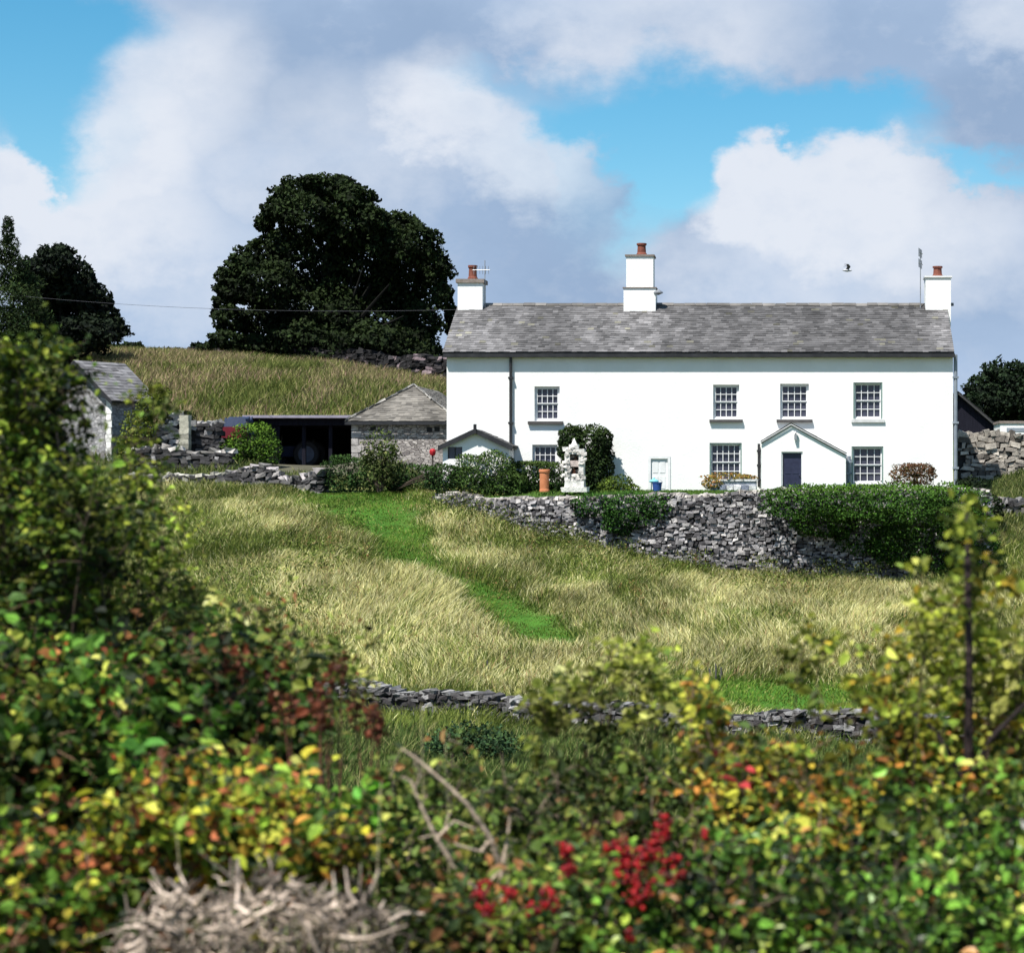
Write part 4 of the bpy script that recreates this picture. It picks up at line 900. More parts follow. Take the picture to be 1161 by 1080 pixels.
# ------------------------------------------------------------------ low wall across the field
LW = [(360, 52.4, 778, 803), (390, 52, 778, 803), (480, 51, 782, 810), (560, 50.2, 790, 818), (620, 49.8, 796, 824), (700, 49.3, 800, 830), (770, 48.8, 805, 838), (860, 48.2, 807, 846), (980, 47.2, 807, 856), (1180, 46.5, 812, 860)]
lw = []
for px, Y, t, b in LW:
    x = XX(px, Y); lw.append((x, Y, min(ZZ(b, Y), g1(x, Y)) - .1, ZZ(t, Y)))
dry_wall('drystone_wall', 'long low dark dry stone wall crossing the bottom of the straw field', lw, .5, .17, .09, [((.055, .05, .052), 4), ((.12, .115, .115), 3), ((.26, .25, .25), 1.3)], [((.24, .235, .23), 2), ((.10, .095, .095), 2)], rough=1.3)
for i, (px, pyt, pyb, lab) in enumerate(((811, 752, 772, 'tallest of three thin grey stakes standing in the straw field'), (817, 756, 772, 'middle short grey stake of three in the straw field'), (804, 757, 771, 'shortest of three thin grey stakes, nearest the bramble hedge'), (552, 748, 768, 'lone dark stake standing in the straw field above the low stone wall'))):
    h_ = hit(px, pyb); z0 = g1(*h_); ht = (pyb - pyt) * h_[1] / F; mb = MB(); mb.tube([(h_[0], h_[1], z0 - .1), (h_[0] + .02, h_[1], z0 + ht * .6), (h_[0] + .01, h_[1], z0 + ht)], [.03, .028, .022], 6, (.09, .085, .08))
    tagp(mb.build('field_stake', M['bark'], None, (*h_, z0)), lab, 'stake', 'stakes in the field')
def wire():
    a, b = P(-120, 318, 101), P(521, 351, 84.0); t = np.linspace(0, 1, 30)[:, None]; pts = a + (b - a) * t - np.array([0, 0, 1]) * (4 * t * (1 - t)) * .55
    tagp(MB().tube(pts, .008, 5, (.05, .05, .06)).build('overhead_cable', M['flat'], None, a), 'thin overhead cable strung across the sky to the farmhouse chimney', 'cable')
wire()
def bird():
    c = P(960, 307, 92); mb = MB(); body = [(-.26, 0), (-.2, .02), (-.1, .055), (.02, .07), (.12, .055), (.17, .045), (.2, .045), (.24, .02), (.28, .004)]
    mb.tube([c + np.array([t * .9, t * .3, .02]) for t, _ in body], [max(r, .004) for _, r in body], 8, (.5, .5, .52))
    for s in (-1, 1):
        u = [(0, 0, 0), (.1, .12, .13), (.02, .3, .22), (-.12, .5, .2)]; wd = [.16, .14, .1, .02]; V = []
        for (x, y, z), w in zip(u, wd): V += [c + np.array([x + w / 2, s * y - x * .1, z + .04]), c + np.array([x - w / 2, s * y, z + .03]), c + np.array([x + w / 2, s * y - x * .1, z + .052]), c + np.array([x - w / 2, s * y, z + .042])]
        fs = []
        for k in range(3):
            a = k * 4; fs += [(a, a + 1, a + 5, a + 4), (a + 2, a + 6, a + 7, a + 3), (a, a + 4, a + 6, a + 2), (a + 1, a + 3, a + 7, a + 5)]
        mb.add(V, fs, (.10, .10, .12))
    tagp(mb.build('bird', M['flat'], None, c), 'small grey bird flying above the slate roof', 'bird')
bird()

# ------------------------------------------------------------------ grass
def blades(x, y, z, h, w, C, lean=.35, swirl=0.):
    n = len(x); a = rng.uniform(0, math.pi, n); s = np.stack([np.cos(a), np.sin(a) * .5, np.zeros(n)], 1) * (w / 2)[:, None]
    ld = rng.normal(0, lean, (n, 2)) * h[:, None] + np.array([.10, .02]) * h[:, None]
    if swirl: ld = ld + h[:, None] * swirl * np.stack([fbm(x * .45, y * .3, 201, 3) - .5, fbm(x * .45, y * .3, 211, 3) - .5], 1) * 4
    b = np.stack([x, y, z - .03], 1); m = b + np.stack([ld[:, 0] * .35, ld[:, 1] * .35, h * .6], 1); t = b + np.stack([ld[:, 0], ld[:, 1], h], 1)
    V = np.stack([b - s, b + s, m + s * .75, m - s * .75, t], 1).reshape(-1, 3); k = np.arange(n)[:, None] * 5
    sh = np.array([.8, .8, 1., 1., 1.1]); 
    return V, [k + np.array([0, 1, 2, 3]), k + np.array([3, 2, 4])], np.repeat(C, 5, 0)
def grass_field():
    N = 520000; px = rng.uniform(-30, 1200, N); Y = np.sqrt(rng.uniform(44 ** 2, 86 ** 2, N)); x = XX(px, Y)
    # keep off the garden terrace
    fx = np.array([XX(p, q) for p, q in RW]); fy = np.array([q for _, q in RW]); lim = np.interp(x, fx, fy - .55, left=82.3, right=86)
    lim = np.where(x < fx[0], 81.9 + (x < XX(370, 81)) * .4, lim); k = Y < lim; x, Y = x[k], Y[k]
    z = g(x, Y); n = len(x); s = straw(x, Y); pm = path_mask(x, Y)
    h = (.10 + .5 * fbm(x * .55, Y * .4, 51, 3)) * rng.uniform(.6, 1.3, n) * (1 - .72 * pm)
    near_wall = sstep(1.6, .4, np.abs(Y - np.interp(x, [q[0] for q in lw], [q[1] for q in lw]))) ; h *= 1 + .3 * near_wall
    w = np.where(pm > .5, .032, .025) * rng.uniform(.5, 1.5, n)
    isS = rng.random(n) < np.clip(s * .74 + .08, 0, 1) * (1 - pm) * (1 - .75 * sstep(2.6, 1.2, Y - np.interp(x, [q[0] for q in lw], [q[1] for q in lw])))
    cs = pal(n, [((.50, .47, .19), 4), ((.62, .59, .31), 3), ((.34, .31, .11), 1.6), ((.38, .25, .13), .6)]); cg = pal(n, [((.14, .18, .03), 4), ((.08, .12, .02), 3), ((.22, .25, .06), 2.5), ((.04, .065, .014), 1.6)])
    C = np.where(isS[:, None], cs, cg); pmh = pm; pm = (rng.random(n) < pm * .94).astype(float); gp = pal(n, [((.075, .15, .014), 4), ((.13, .20, .028), 2.4), ((.05, .10, .012), 2), ((.26, .25, .08), .6)]); C = C * (1 - pm[:, None]) + gp * pm[:, None]
    C *= (.55 + .9 * fbm(x * .9, Y * .35, 71, 3))[:, None] * rng.uniform(.75, 1.2, (n, 1))
    o = np_mesh('field_grass', *(lambda r: (r[0], r[1], r[2]))(blades(x, Y, z, h, w, C, .42, .32)), M['grass'], None, (-8, 66, -3)); o['kind'] = 'stuff'
    # hill behind the yard
    N = 90000; px = rng.uniform(90, 540, N); Y = np.sqrt(rng.uniform(96 ** 2, 132 ** 2, N)); x = XX(px, Y); k = ~((x > XX(283, 93) - .4) & (x < XX(404, 93) + .3) & (Y < 100)); k &= ~((x > XX(399, 90) - .4) & (Y < 100)); x, Y = x[k], Y[k]; z = g(x, Y); n = len(x)
    s = sstep(.35, .7, fbm(x * .25, Y * .2, 83, 3)); isS = rng.random(n) < s * .7
    cs = pal(n, [((.28, .22, .12), 4), ((.34, .22, .16), 2), ((.38, .35, .15), 2)]); cg = pal(n, [((.13, .155, .035), 4), ((.07, .10, .02), 3), ((.20, .21, .06), 2)])
    C = np.where(isS[:, None], cs, cg) * rng.uniform(.6, 1.2, (n, 1)); h = rng.uniform(.3, .75, n)
    o = np_mesh('hillside_grass', *blades(x, Y, z, h, rng.uniform(.03, .06, n), C, .4), M['grass'], None, (-25, 112, 5)); o['kind'] = 'stuff'
    # near hollow, yard and the bank beyond the house corner
    N = 60000; px = rng.uniform(350, 1180, N); Y = np.sqrt(rng.uniform(26 ** 2, 47.5 ** 2, N)); x = XX(px, Y); z = g(x, Y)
    C = pal(N, [((.07, .12, .025), 4), ((.11, .15, .035), 3), ((.24, .23, .09), 2), ((.04, .07, .015), 2)]) * rng.uniform(.7, 1.2, (N, 1))
    o = np_mesh('hollow_grass', *blades(x, Y, z, rng.uniform(.3, .7, N), rng.uniform(.02, .04, N), C, .35), M['grass'], None, (-5, 38, -5.5)); o['kind'] = 'stuff'
    N = 26000; px = np.concatenate([rng.uniform(1086, 1200, N // 2), rng.uniform(100, 500, N // 2)]); Y = np.concatenate([rng.uniform(76, 87.5, N // 2), rng.uniform(83.5, 92, N // 2)]); x = XX(px, Y); z = g(x, Y)
    k = ~((x > XX(398, 90)) & (Y > 89.6) & (px < 600)) & ~((px > 292) & (px < 410) & (Y > 85.5)); x, Y, z = x[k], Y[k], z[k]; n = len(x)
    C = pal(n, [((.10, .13, .03), 4), ((.20, .20, .08), 2), ((.05, .08, .02), 3)]) * rng.uniform(.7, 1.2, (n, 1))
    o = np_mesh('yard_grass', *blades(x, Y, z, rng.uniform(.2, .55, n), rng.uniform(.03, .06, n), C, .35), M['grass'], None, (-15, 86, 0)); o['kind'] = 'stuff'
    # short lawn on the terrace
    N = 16000; px = rng.uniform(500, 1110, N); Y = rng.uniform(73, 79.9, N); x = XX(px, Y); f = np.interp(x, fx, fy) + .15; k = Y > f; x, Y, f = x[k], Y[k], f[k]; zf = np.interp(x, fx, [ZZ(RT[p], q) - .03 for p, q in RW]); z = zf + (GZ - zf) * np.minimum(1, (Y - f) / 2.4); n = len(x)
    C = pal(n, [((.07, .14, .02), 3), ((.10, .17, .03), 2)]) * rng.uniform(.7, 1.2, (n, 1))
    o = np_mesh('lawn_grass', *blades(x, Y, z, rng.uniform(.05, .13, n), rng.uniform(.03, .05, n), C, .3), M['grass'], None, (0, 77, GZ)); o['kind'] = 'stuff'
grass_field()
def weeds(name, pts, n, size, palette, zr):
    pos = []; 
    for px, py, rp, cnt in pts:
        h_ = hit(px, py); m = int(n * cnt); r = rp * h_[1] / F; x = h_[0] + rng.normal(0, r, m); y = h_[1] + rng.normal(0, r * 1.6, m); z = g(x, y) + rng.uniform(0, zr, m); pos.append(np.stack([x, y, z], 1))
    pos = np.concatenate(pos); m = len(pos); ax = norm(rng.normal(size=(m, 3)) + np.array([0, 0, .7])); nr = norm(rng.normal(size=(m, 3)) + np.array([0, -.3, .8])); C = pal(m, palette) * rng.uniform(.6, 1.3, (m, 1)); L = size * rng.uniform(.6, 1.4, m)
    V, f, k = leaf_geo(pos, ax, nr, L, .45, big=False); o = np_mesh(name, V, [f], np.repeat(C, k, 0), M['leaf_far'], None, tuple(pos[0])); o['kind'] = 'stuff'
weeds('field_weeds', [(rng.uniform(170, 420), rng.uniform(580, 740), 14, .03) for _ in range(26)] + [(560, 585, 26, .06), (620, 625, 26, .06), (640, 645, 30, .05), (500, 575, 18, .05), (840, 665, 30, .05), (930, 668, 26, .06), (880, 672, 24, .05), (760, 655, 26, .05), (700, 640, 24, .05), (970, 660, 20, .05), (1050, 655, 26, .05)],
      9000, .085, [((.13, .18, .035), 4), ((.08, .12, .02), 3), ((.20, .22, .06), 2), ((.05, .08, .018), 1)], .55)
weeds('seeding_weeds', [(rng.uniform(180, 1000), rng.uniform(575, 770), rng.uniform(3, 9), .02) for _ in range(46)], 6500, .06, [((.22, .12, .05), 3), ((.30, .22, .09), 3), ((.12, .07, .03), 2), ((.10, .13, .03), 2)], .75)
weeds('wall_weeds', [(rng.uniform(515, 650), 0, 12, .05) for _ in range(1)] and [(px, py, 11, .06) for px, py in ((522, 580), (545, 588), (575, 596), (600, 604), (622, 618), (640, 622), (660, 628), (560, 580), (600, 590), (715, 636), (790, 646), (870, 655), (940, 660), (985, 662))],
      9000, .09, [((.09, .12, .025), 4), ((.05, .08, .016), 3), ((.16, .15, .05), 2)], .8)

# ------------------------------------------------------------------ plants close to the camera
def near_plant(name, label, blobs, base, canes, twigs, per, size, palette, wood=(.07, .05, .035), cane_r=.006, mat='leaf', fill=.3, cat='shrub', w=.66, droop=.25, part='leaves', coher=.65, sag=.12, bright=1.32):
    """canes arch from the base into the blobs and carry side twigs with leaves"""
    base = np.asarray(base, float); r = thing(name, label, cat, base); mb = MB(); pos = []; axs = []; cols = []
    ar = np.array([b[3] * b[4] for b in blobs], float) ** .65; ar /= ar.sum(); PALC = [np.array(e[0]) for e in palette]; PW = np.array([e[1] for e in palette], float); PW /= PW.sum()
    for c in range(canes):
        b = blobs[rng.choice(len(blobs), p=ar)]; s = b[2] / F; d = randdir(1)[0] * (rng.uniform(.3, 1.) if rng.random() < .72 else rng.uniform(1., 1.5))
        tg = P(b[0], b[1], b[2]) + d * np.array([b[3] * s, b[5], b[4] * s]); b0 = base + np.array([rng.normal(0, .12) + (tg[0] - base[0]) * .75, rng.normal(0, .2) + (tg[1] - base[1]) * .4, 0])
        ln = np.linalg.norm(tg - b0); mid = (b0 + tg) / 2 + np.array([0, 0, ln * sag]) + rng.normal(0, .06, 3) * ln; t = np.linspace(0, 1, 8)[:, None]
        pts = (1 - t) ** 2 * b0 + 2 * t * (1 - t) * mid + t * t * tg; mb.tube(pts, cane_r * .7 * np.linspace(1.3, .35, 8), 5, np.array(wood) * rng.uniform(.6, 1.6)); tone = rng.choice(len(PALC), p=PW)
        for k in range(twigs):
            tt = 1 - rng.uniform(0, 1) ** 1.3 * min(.85, .9 * b[4] * s * 2.2 / max(ln, .1) + .1); p0 = (1 - tt) ** 2 * b0 + 2 * tt * (1 - tt) * mid + tt * tt * tg
            dr = norm((randdir(1)[0] * np.array([1, 1, .8]) + np.array([0, 0, .35]))[None])[0]; L = size * per * rng.uniform(.3, .6); p1 = p0 + dr * L; mb.tube([p0, (p0 + p1) / 2 + np.array([0, 0, L * .06]), p1], [cane_r * .5, cane_r * .4, cane_r * .2], 4, np.array(wood) * rng.uniform(.6, 1.6), cap=False)
            u = np.linspace(.15, 1, per)[:, None] + rng.normal(0, .04, (per, 1)); q = p0 + dr * L * u; pos.append(q); sd = norm(np.cross(dr, [0, 0, 1.])[None])[0] * np.where(np.arange(per) % 2, 1, -1)[:, None]
            axs.append(norm(dr * .5 + sd + rng.normal(0, .45, (per, 3)) + np.array([0, 0, -droop]))); idx = np.where(rng.random(per) < coher, tone, rng.choice(len(PALC), per, p=PW)); cols.append(np.array(PALC)[idx])
    nf = int(fill * canes * twigs * per)
    if nf:
        bi = rng.choice(len(blobs), nf, p=ar); B = np.array(blobs)[bi]; d = rng.normal(0, .52, (nf, 3)); s = (B[:, 2] / F)[:, None]
        pos.append(np.stack([(B[:, 0] - CX) / F * B[:, 2], B[:, 2], (CY - B[:, 1]) / F * B[:, 2]], 1) + d * np.concatenate([B[:, 3:4] * s, B[:, 5:6], B[:, 4:5] * s], 1)); axs.append(norm(randdir(nf) + np.array([0, 0, -droop]))); cols.append(pal(nf, palette))
    pos = np.concatenate(pos); ax = np.concatenate(axs); C = np.concatenate(cols); m = len(pos); nr = norm(np.array([0, 0, .9]) + rng.normal(0, .6, (m, 3))); L = size * np.exp(rng.normal(-.06, .28, m))
    V, f, k = leaf_geo(pos, ax, nr, L, w, .2, True); cl = fbm(pos[:, 0] * 5.5, pos[:, 2] * 5.5 + pos[:, 1] * 3, 311, 3)[:, None]; C = np.clip(C * bright * np.exp(rng.normal(0, .36, (m, 1)) + (cl - .52) * 3.2), 0, .6); CC = np.repeat(C, k, 0)  # noise clumps darken the leaf tint to imitate shaded gaps
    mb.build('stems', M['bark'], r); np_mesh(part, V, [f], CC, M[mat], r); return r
YG = [((.17, .20, .03), 3), ((.10, .14, .02), 3), ((.06, .10, .015), 2)]
def nb(px, Y): return (XX(px, Y), Y, g1(XX(px, Y), Y))
# hawthorn at the left edge
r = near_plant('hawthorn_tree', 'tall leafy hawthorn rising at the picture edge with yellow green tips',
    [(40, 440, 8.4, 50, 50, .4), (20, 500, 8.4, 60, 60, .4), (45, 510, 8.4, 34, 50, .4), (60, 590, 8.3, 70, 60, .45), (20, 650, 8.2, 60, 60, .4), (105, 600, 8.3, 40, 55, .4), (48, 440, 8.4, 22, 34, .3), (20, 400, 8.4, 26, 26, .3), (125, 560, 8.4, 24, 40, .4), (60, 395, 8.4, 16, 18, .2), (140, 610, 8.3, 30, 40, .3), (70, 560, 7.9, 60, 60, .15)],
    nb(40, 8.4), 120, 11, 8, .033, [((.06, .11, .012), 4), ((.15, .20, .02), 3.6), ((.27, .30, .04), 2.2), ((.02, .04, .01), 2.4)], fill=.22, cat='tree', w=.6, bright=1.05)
mb = MB(); bs = np.array(nb(68, 8.4)); mb.tube([bs - [0, 0, .1], P(70, 800, 8.3), P(64, 660, 8.15), P(76, 560, 8.3), P(60, 470, 8.4)], [.02, .017, .013, .009, .004], 8, (.2, .14, .10)); mb.tube([P(66, 650, 8.15), P(90, 615, 8.1), P(110, 560, 8.3)], [.009, .006, .003], 6, (.36, .32, .28)); mb.build('trunk', M['bark'], r)
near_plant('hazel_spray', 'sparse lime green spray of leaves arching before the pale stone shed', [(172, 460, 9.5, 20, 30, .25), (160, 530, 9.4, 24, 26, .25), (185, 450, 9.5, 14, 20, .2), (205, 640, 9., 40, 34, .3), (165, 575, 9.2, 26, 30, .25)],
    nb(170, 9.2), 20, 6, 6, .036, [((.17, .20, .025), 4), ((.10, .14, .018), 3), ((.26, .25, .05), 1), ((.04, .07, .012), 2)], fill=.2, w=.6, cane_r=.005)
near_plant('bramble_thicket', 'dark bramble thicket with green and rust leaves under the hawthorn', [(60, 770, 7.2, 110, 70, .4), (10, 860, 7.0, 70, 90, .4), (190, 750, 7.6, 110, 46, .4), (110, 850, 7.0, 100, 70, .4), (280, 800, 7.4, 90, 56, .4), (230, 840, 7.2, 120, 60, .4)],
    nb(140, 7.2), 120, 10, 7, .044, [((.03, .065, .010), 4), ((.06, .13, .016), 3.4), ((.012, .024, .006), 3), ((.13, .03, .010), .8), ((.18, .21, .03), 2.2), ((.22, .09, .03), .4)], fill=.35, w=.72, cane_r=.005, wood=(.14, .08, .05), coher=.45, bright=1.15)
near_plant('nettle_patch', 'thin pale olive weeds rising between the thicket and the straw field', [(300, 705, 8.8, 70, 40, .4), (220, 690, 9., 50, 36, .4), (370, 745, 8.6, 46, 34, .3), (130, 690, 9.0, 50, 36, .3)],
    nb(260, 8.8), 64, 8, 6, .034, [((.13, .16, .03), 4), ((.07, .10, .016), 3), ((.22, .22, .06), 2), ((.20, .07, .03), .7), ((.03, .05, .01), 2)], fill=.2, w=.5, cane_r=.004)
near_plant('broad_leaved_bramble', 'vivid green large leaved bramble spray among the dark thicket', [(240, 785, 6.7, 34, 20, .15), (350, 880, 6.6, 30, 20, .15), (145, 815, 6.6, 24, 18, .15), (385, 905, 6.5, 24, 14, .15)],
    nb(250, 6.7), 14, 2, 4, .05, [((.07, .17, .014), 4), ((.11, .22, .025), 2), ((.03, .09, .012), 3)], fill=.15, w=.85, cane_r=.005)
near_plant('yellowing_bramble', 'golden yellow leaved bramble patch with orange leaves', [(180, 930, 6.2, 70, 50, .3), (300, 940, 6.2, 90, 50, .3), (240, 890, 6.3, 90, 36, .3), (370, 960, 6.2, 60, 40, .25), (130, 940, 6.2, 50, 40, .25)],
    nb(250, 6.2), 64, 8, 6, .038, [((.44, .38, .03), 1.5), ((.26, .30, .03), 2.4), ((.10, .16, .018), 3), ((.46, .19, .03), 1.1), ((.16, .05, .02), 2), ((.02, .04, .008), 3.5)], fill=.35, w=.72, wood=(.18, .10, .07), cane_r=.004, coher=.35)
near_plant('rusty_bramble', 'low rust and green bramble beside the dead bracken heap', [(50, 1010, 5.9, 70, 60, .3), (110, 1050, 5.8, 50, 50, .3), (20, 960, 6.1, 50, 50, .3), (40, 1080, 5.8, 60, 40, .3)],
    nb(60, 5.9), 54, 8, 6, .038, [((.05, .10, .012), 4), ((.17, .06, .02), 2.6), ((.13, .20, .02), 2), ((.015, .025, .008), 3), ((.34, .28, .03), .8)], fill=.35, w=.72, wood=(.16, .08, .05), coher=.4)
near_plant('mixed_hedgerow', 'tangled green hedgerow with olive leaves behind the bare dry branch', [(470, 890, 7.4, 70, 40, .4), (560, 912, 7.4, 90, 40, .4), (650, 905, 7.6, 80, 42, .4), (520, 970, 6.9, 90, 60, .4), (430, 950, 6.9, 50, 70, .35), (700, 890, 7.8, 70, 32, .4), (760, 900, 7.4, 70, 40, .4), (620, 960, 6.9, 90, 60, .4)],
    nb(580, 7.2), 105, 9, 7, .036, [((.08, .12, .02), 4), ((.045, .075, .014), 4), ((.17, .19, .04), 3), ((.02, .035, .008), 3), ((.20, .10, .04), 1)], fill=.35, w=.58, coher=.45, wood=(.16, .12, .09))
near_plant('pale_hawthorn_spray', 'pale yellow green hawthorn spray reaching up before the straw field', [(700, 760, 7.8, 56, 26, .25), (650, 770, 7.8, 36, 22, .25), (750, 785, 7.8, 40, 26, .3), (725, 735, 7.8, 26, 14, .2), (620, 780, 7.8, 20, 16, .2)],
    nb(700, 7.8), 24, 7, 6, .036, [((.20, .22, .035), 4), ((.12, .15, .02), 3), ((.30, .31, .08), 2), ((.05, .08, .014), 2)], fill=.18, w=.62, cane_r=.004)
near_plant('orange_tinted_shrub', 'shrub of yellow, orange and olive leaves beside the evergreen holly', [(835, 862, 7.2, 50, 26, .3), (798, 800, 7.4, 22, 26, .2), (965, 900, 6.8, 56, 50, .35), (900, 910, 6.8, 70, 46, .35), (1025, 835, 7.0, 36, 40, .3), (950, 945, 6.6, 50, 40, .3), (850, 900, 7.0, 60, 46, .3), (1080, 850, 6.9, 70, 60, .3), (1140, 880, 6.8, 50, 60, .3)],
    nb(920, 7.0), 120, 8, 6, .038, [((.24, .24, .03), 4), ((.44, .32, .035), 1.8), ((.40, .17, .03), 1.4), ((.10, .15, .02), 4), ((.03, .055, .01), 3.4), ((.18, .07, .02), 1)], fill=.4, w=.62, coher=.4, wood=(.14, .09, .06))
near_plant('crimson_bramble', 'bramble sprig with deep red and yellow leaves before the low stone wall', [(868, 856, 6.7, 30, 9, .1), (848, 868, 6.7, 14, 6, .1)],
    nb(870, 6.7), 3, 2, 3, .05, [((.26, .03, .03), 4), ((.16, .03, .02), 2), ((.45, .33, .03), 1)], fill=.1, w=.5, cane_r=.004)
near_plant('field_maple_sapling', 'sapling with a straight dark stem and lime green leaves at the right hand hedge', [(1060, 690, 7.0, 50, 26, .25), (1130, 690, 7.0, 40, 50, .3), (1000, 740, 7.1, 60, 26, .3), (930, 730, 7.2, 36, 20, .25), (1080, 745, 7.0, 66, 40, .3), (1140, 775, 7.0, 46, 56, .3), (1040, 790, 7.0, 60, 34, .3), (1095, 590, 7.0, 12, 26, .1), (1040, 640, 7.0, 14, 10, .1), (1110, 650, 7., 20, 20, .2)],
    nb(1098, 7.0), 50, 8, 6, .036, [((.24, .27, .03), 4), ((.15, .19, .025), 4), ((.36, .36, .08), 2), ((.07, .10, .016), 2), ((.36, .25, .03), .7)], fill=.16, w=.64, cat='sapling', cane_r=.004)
sp = [o for o in COL.objects if o.name == 'field_maple_sapling'][0]
mb = MB(); mb.tube([np.array(nb(1098, 7.0)) - [0, 0, .1], P(1100, 980, 6.8), P(1098, 850, 6.72), P(1099, 740, 6.7), P(1097, 640, 6.75), P(1096, 570, 6.9)], [.019, .018, .016, .013, .010, .003], 8, (.03, .02, .02)); mb.tube([P(1100, 880, 6.75), P(1125, 835, 6.7), P(1165, 795, 6.7)], [.013, .011, .007], 6, (.025, .018, .018)); mb.tube([P(1099, 900, 6.75), P(1075, 850, 6.75), P(1050, 815, 6.8)], [.013, .01, .004], 6, (.025, .018, .018)); mb.build('trunk', M['bark'], sp)
def stem_leaves():
    n = 230; u = rng.uniform(0, 1, n) ** .8; py = 545 + u * 250; px = 1097 + rng.normal(0, 1, n) * (8 + 22 * u); pos = np.stack([(px - CX) / F * 6.75, 6.75 + rng.normal(0, .07, n), (CY - py) / F * 6.75], 1)
    # leaves stand in small sprays along the upper stem
    k = vn(pos[:, 0] * 16, pos[:, 2] * 13, 411) > .42; pos = pos[k]; m = len(pos); C = pal(m, [((.28, .31, .04), 4), ((.18, .23, .03), 4), ((.08, .12, .018), 3), ((.40, .30, .04), .6)]) * np.exp(rng.normal(0, .3, (m, 1)))
    V, f, kk = leaf_geo(pos, norm(randdir(m) + np.array([0, 0, -.2])), norm(np.array([0, 0, .9]) + rng.normal(0, .6, (m, 3))), .034 * np.exp(rng.normal(0, .25, m)), .64, .2, True); np_mesh('leaf_sprays', V, [f], np.repeat(C, kk, 0), M['leaf'], sp)
stem_leaves()
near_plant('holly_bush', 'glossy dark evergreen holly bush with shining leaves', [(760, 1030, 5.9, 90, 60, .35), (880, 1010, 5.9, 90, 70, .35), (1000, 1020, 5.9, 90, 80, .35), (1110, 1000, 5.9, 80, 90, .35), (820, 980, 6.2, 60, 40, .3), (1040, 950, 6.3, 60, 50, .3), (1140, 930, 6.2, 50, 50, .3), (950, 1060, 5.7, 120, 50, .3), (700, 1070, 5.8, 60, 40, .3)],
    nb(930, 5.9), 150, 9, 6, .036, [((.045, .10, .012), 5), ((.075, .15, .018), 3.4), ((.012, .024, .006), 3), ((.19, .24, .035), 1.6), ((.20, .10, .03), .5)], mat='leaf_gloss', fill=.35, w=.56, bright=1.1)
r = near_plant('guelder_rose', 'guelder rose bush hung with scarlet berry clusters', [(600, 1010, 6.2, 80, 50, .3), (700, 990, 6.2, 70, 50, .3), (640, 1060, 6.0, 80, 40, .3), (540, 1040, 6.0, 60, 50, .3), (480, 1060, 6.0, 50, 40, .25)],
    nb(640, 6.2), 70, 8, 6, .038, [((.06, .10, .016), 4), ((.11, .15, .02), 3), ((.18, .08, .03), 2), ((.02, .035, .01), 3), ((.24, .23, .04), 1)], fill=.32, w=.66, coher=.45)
def berries(parent, clusters, rad=.0078):
    ico = MB().lathe((0, 0, 0), [(.3, -.95), (.8, -.6), (1, 0), (.8, .6), (.3, .95)], 8); v0 = np.concatenate(ico.V); f4 = np.array(ico.F[4]); f8 = np.array(ico.F[8])
    for px, py, Y, rp, n in clusters:
        c = P(px, py, Y); s = Y / F; p = c + np.clip(rng.normal(0, .42, (n, 3)), -.7, .7) * np.array([rp * s, rp * s, rp * s]); R = rad * rng.uniform(.75, 1.2, n); V = (p[:, None] + v0[None] * R[:, None, None]).reshape(-1, 3); k = np.arange(n) * len(v0)
        C = np.repeat(pal(n, [((.18, .003, .005), 3), ((.30, .006, .008), 2), ((.10, .003, .006), 2)]), len(v0), 0)
        np_mesh('berry_cluster', V, [(f4[None] + k[:, None, None]).reshape(-1, 4), (f8[None] + k[:, None, None]).reshape(-1, 8)], C, M['berry'], parent, smooth=True)
berries(r, [(715, 985, 5.75, 26, 70), (738, 965, 5.75, 18, 40), (750, 945, 5.75, 14, 26), (700, 965, 5.75, 18, 32), (765, 985, 5.75, 22, 36), (725, 1010, 5.7, 24, 36), (640, 965, 5.75, 13, 22), (645, 985, 5.75, 12, 20), (545, 1010, 5.65, 15, 30), (578, 1012, 5.65, 10, 16), (625, 1020, 5.65, 14, 24), (550, 1030, 5.6, 13, 18), (712, 1060, 5.55, 8, 12), (605, 1030, 5.6, 10, 12), (755, 930, 5.75, 9, 12), (800, 945, 5.75, 9, 10)])
# dead bracken
def bracken():
    Y = 5.5; base = np.array(nb(290, Y)); r = thing('dead_bracken', 'heap of bleached dead bracken fronds', 'dead bracken', base); mb = MB()
    for k in range(340):
        a = rng.uniform(0, 1); px = rng.uniform(145, 440); top = 998 + 40 * abs((px - 290) / 165) ** 2; py = rng.uniform(top, 1110); c = P(px, py, Y + rng.uniform(-.18, .25)); d = randdir(1)[0] * np.array([1, .6, .7]); L = rng.uniform(.05, .15); cu = randdir(1)[0] * L * .75
        t = np.linspace(-1, 1, 6)[:, None]; pts = c + d * L * t * .5 + cu * (t * t) + rng.normal(0, .006, (6, 3)); mb.tube(pts, rng.uniform(.0018, .0062) * np.array([.6, 1, 1.1, 1, .8, .3]), 4, np.array([.46, .37, .30]) * rng.choice([.12, .35, .95, 1.5]) * rng.uniform(.8, 1.2))  # darkest frond tints imitate the shaded gaps in the heap
    mb.build('fronds', M['bark'], r)
    sm = MB()
    for k in range(14): px = rng.uniform(150, 440); sm.tube([(XX(px, Y), Y + rng.uniform(-.2, .2), base[2] - .05), P(px + rng.normal(0, 20), 1075, Y), P(px + rng.normal(0, 40), rng.uniform(1030, 1070), Y + rng.normal(0, .1))], [.006, .005, .003], 5, (.28, .22, .18))
    sm.build('stems', M['bark'], r)
bracken()
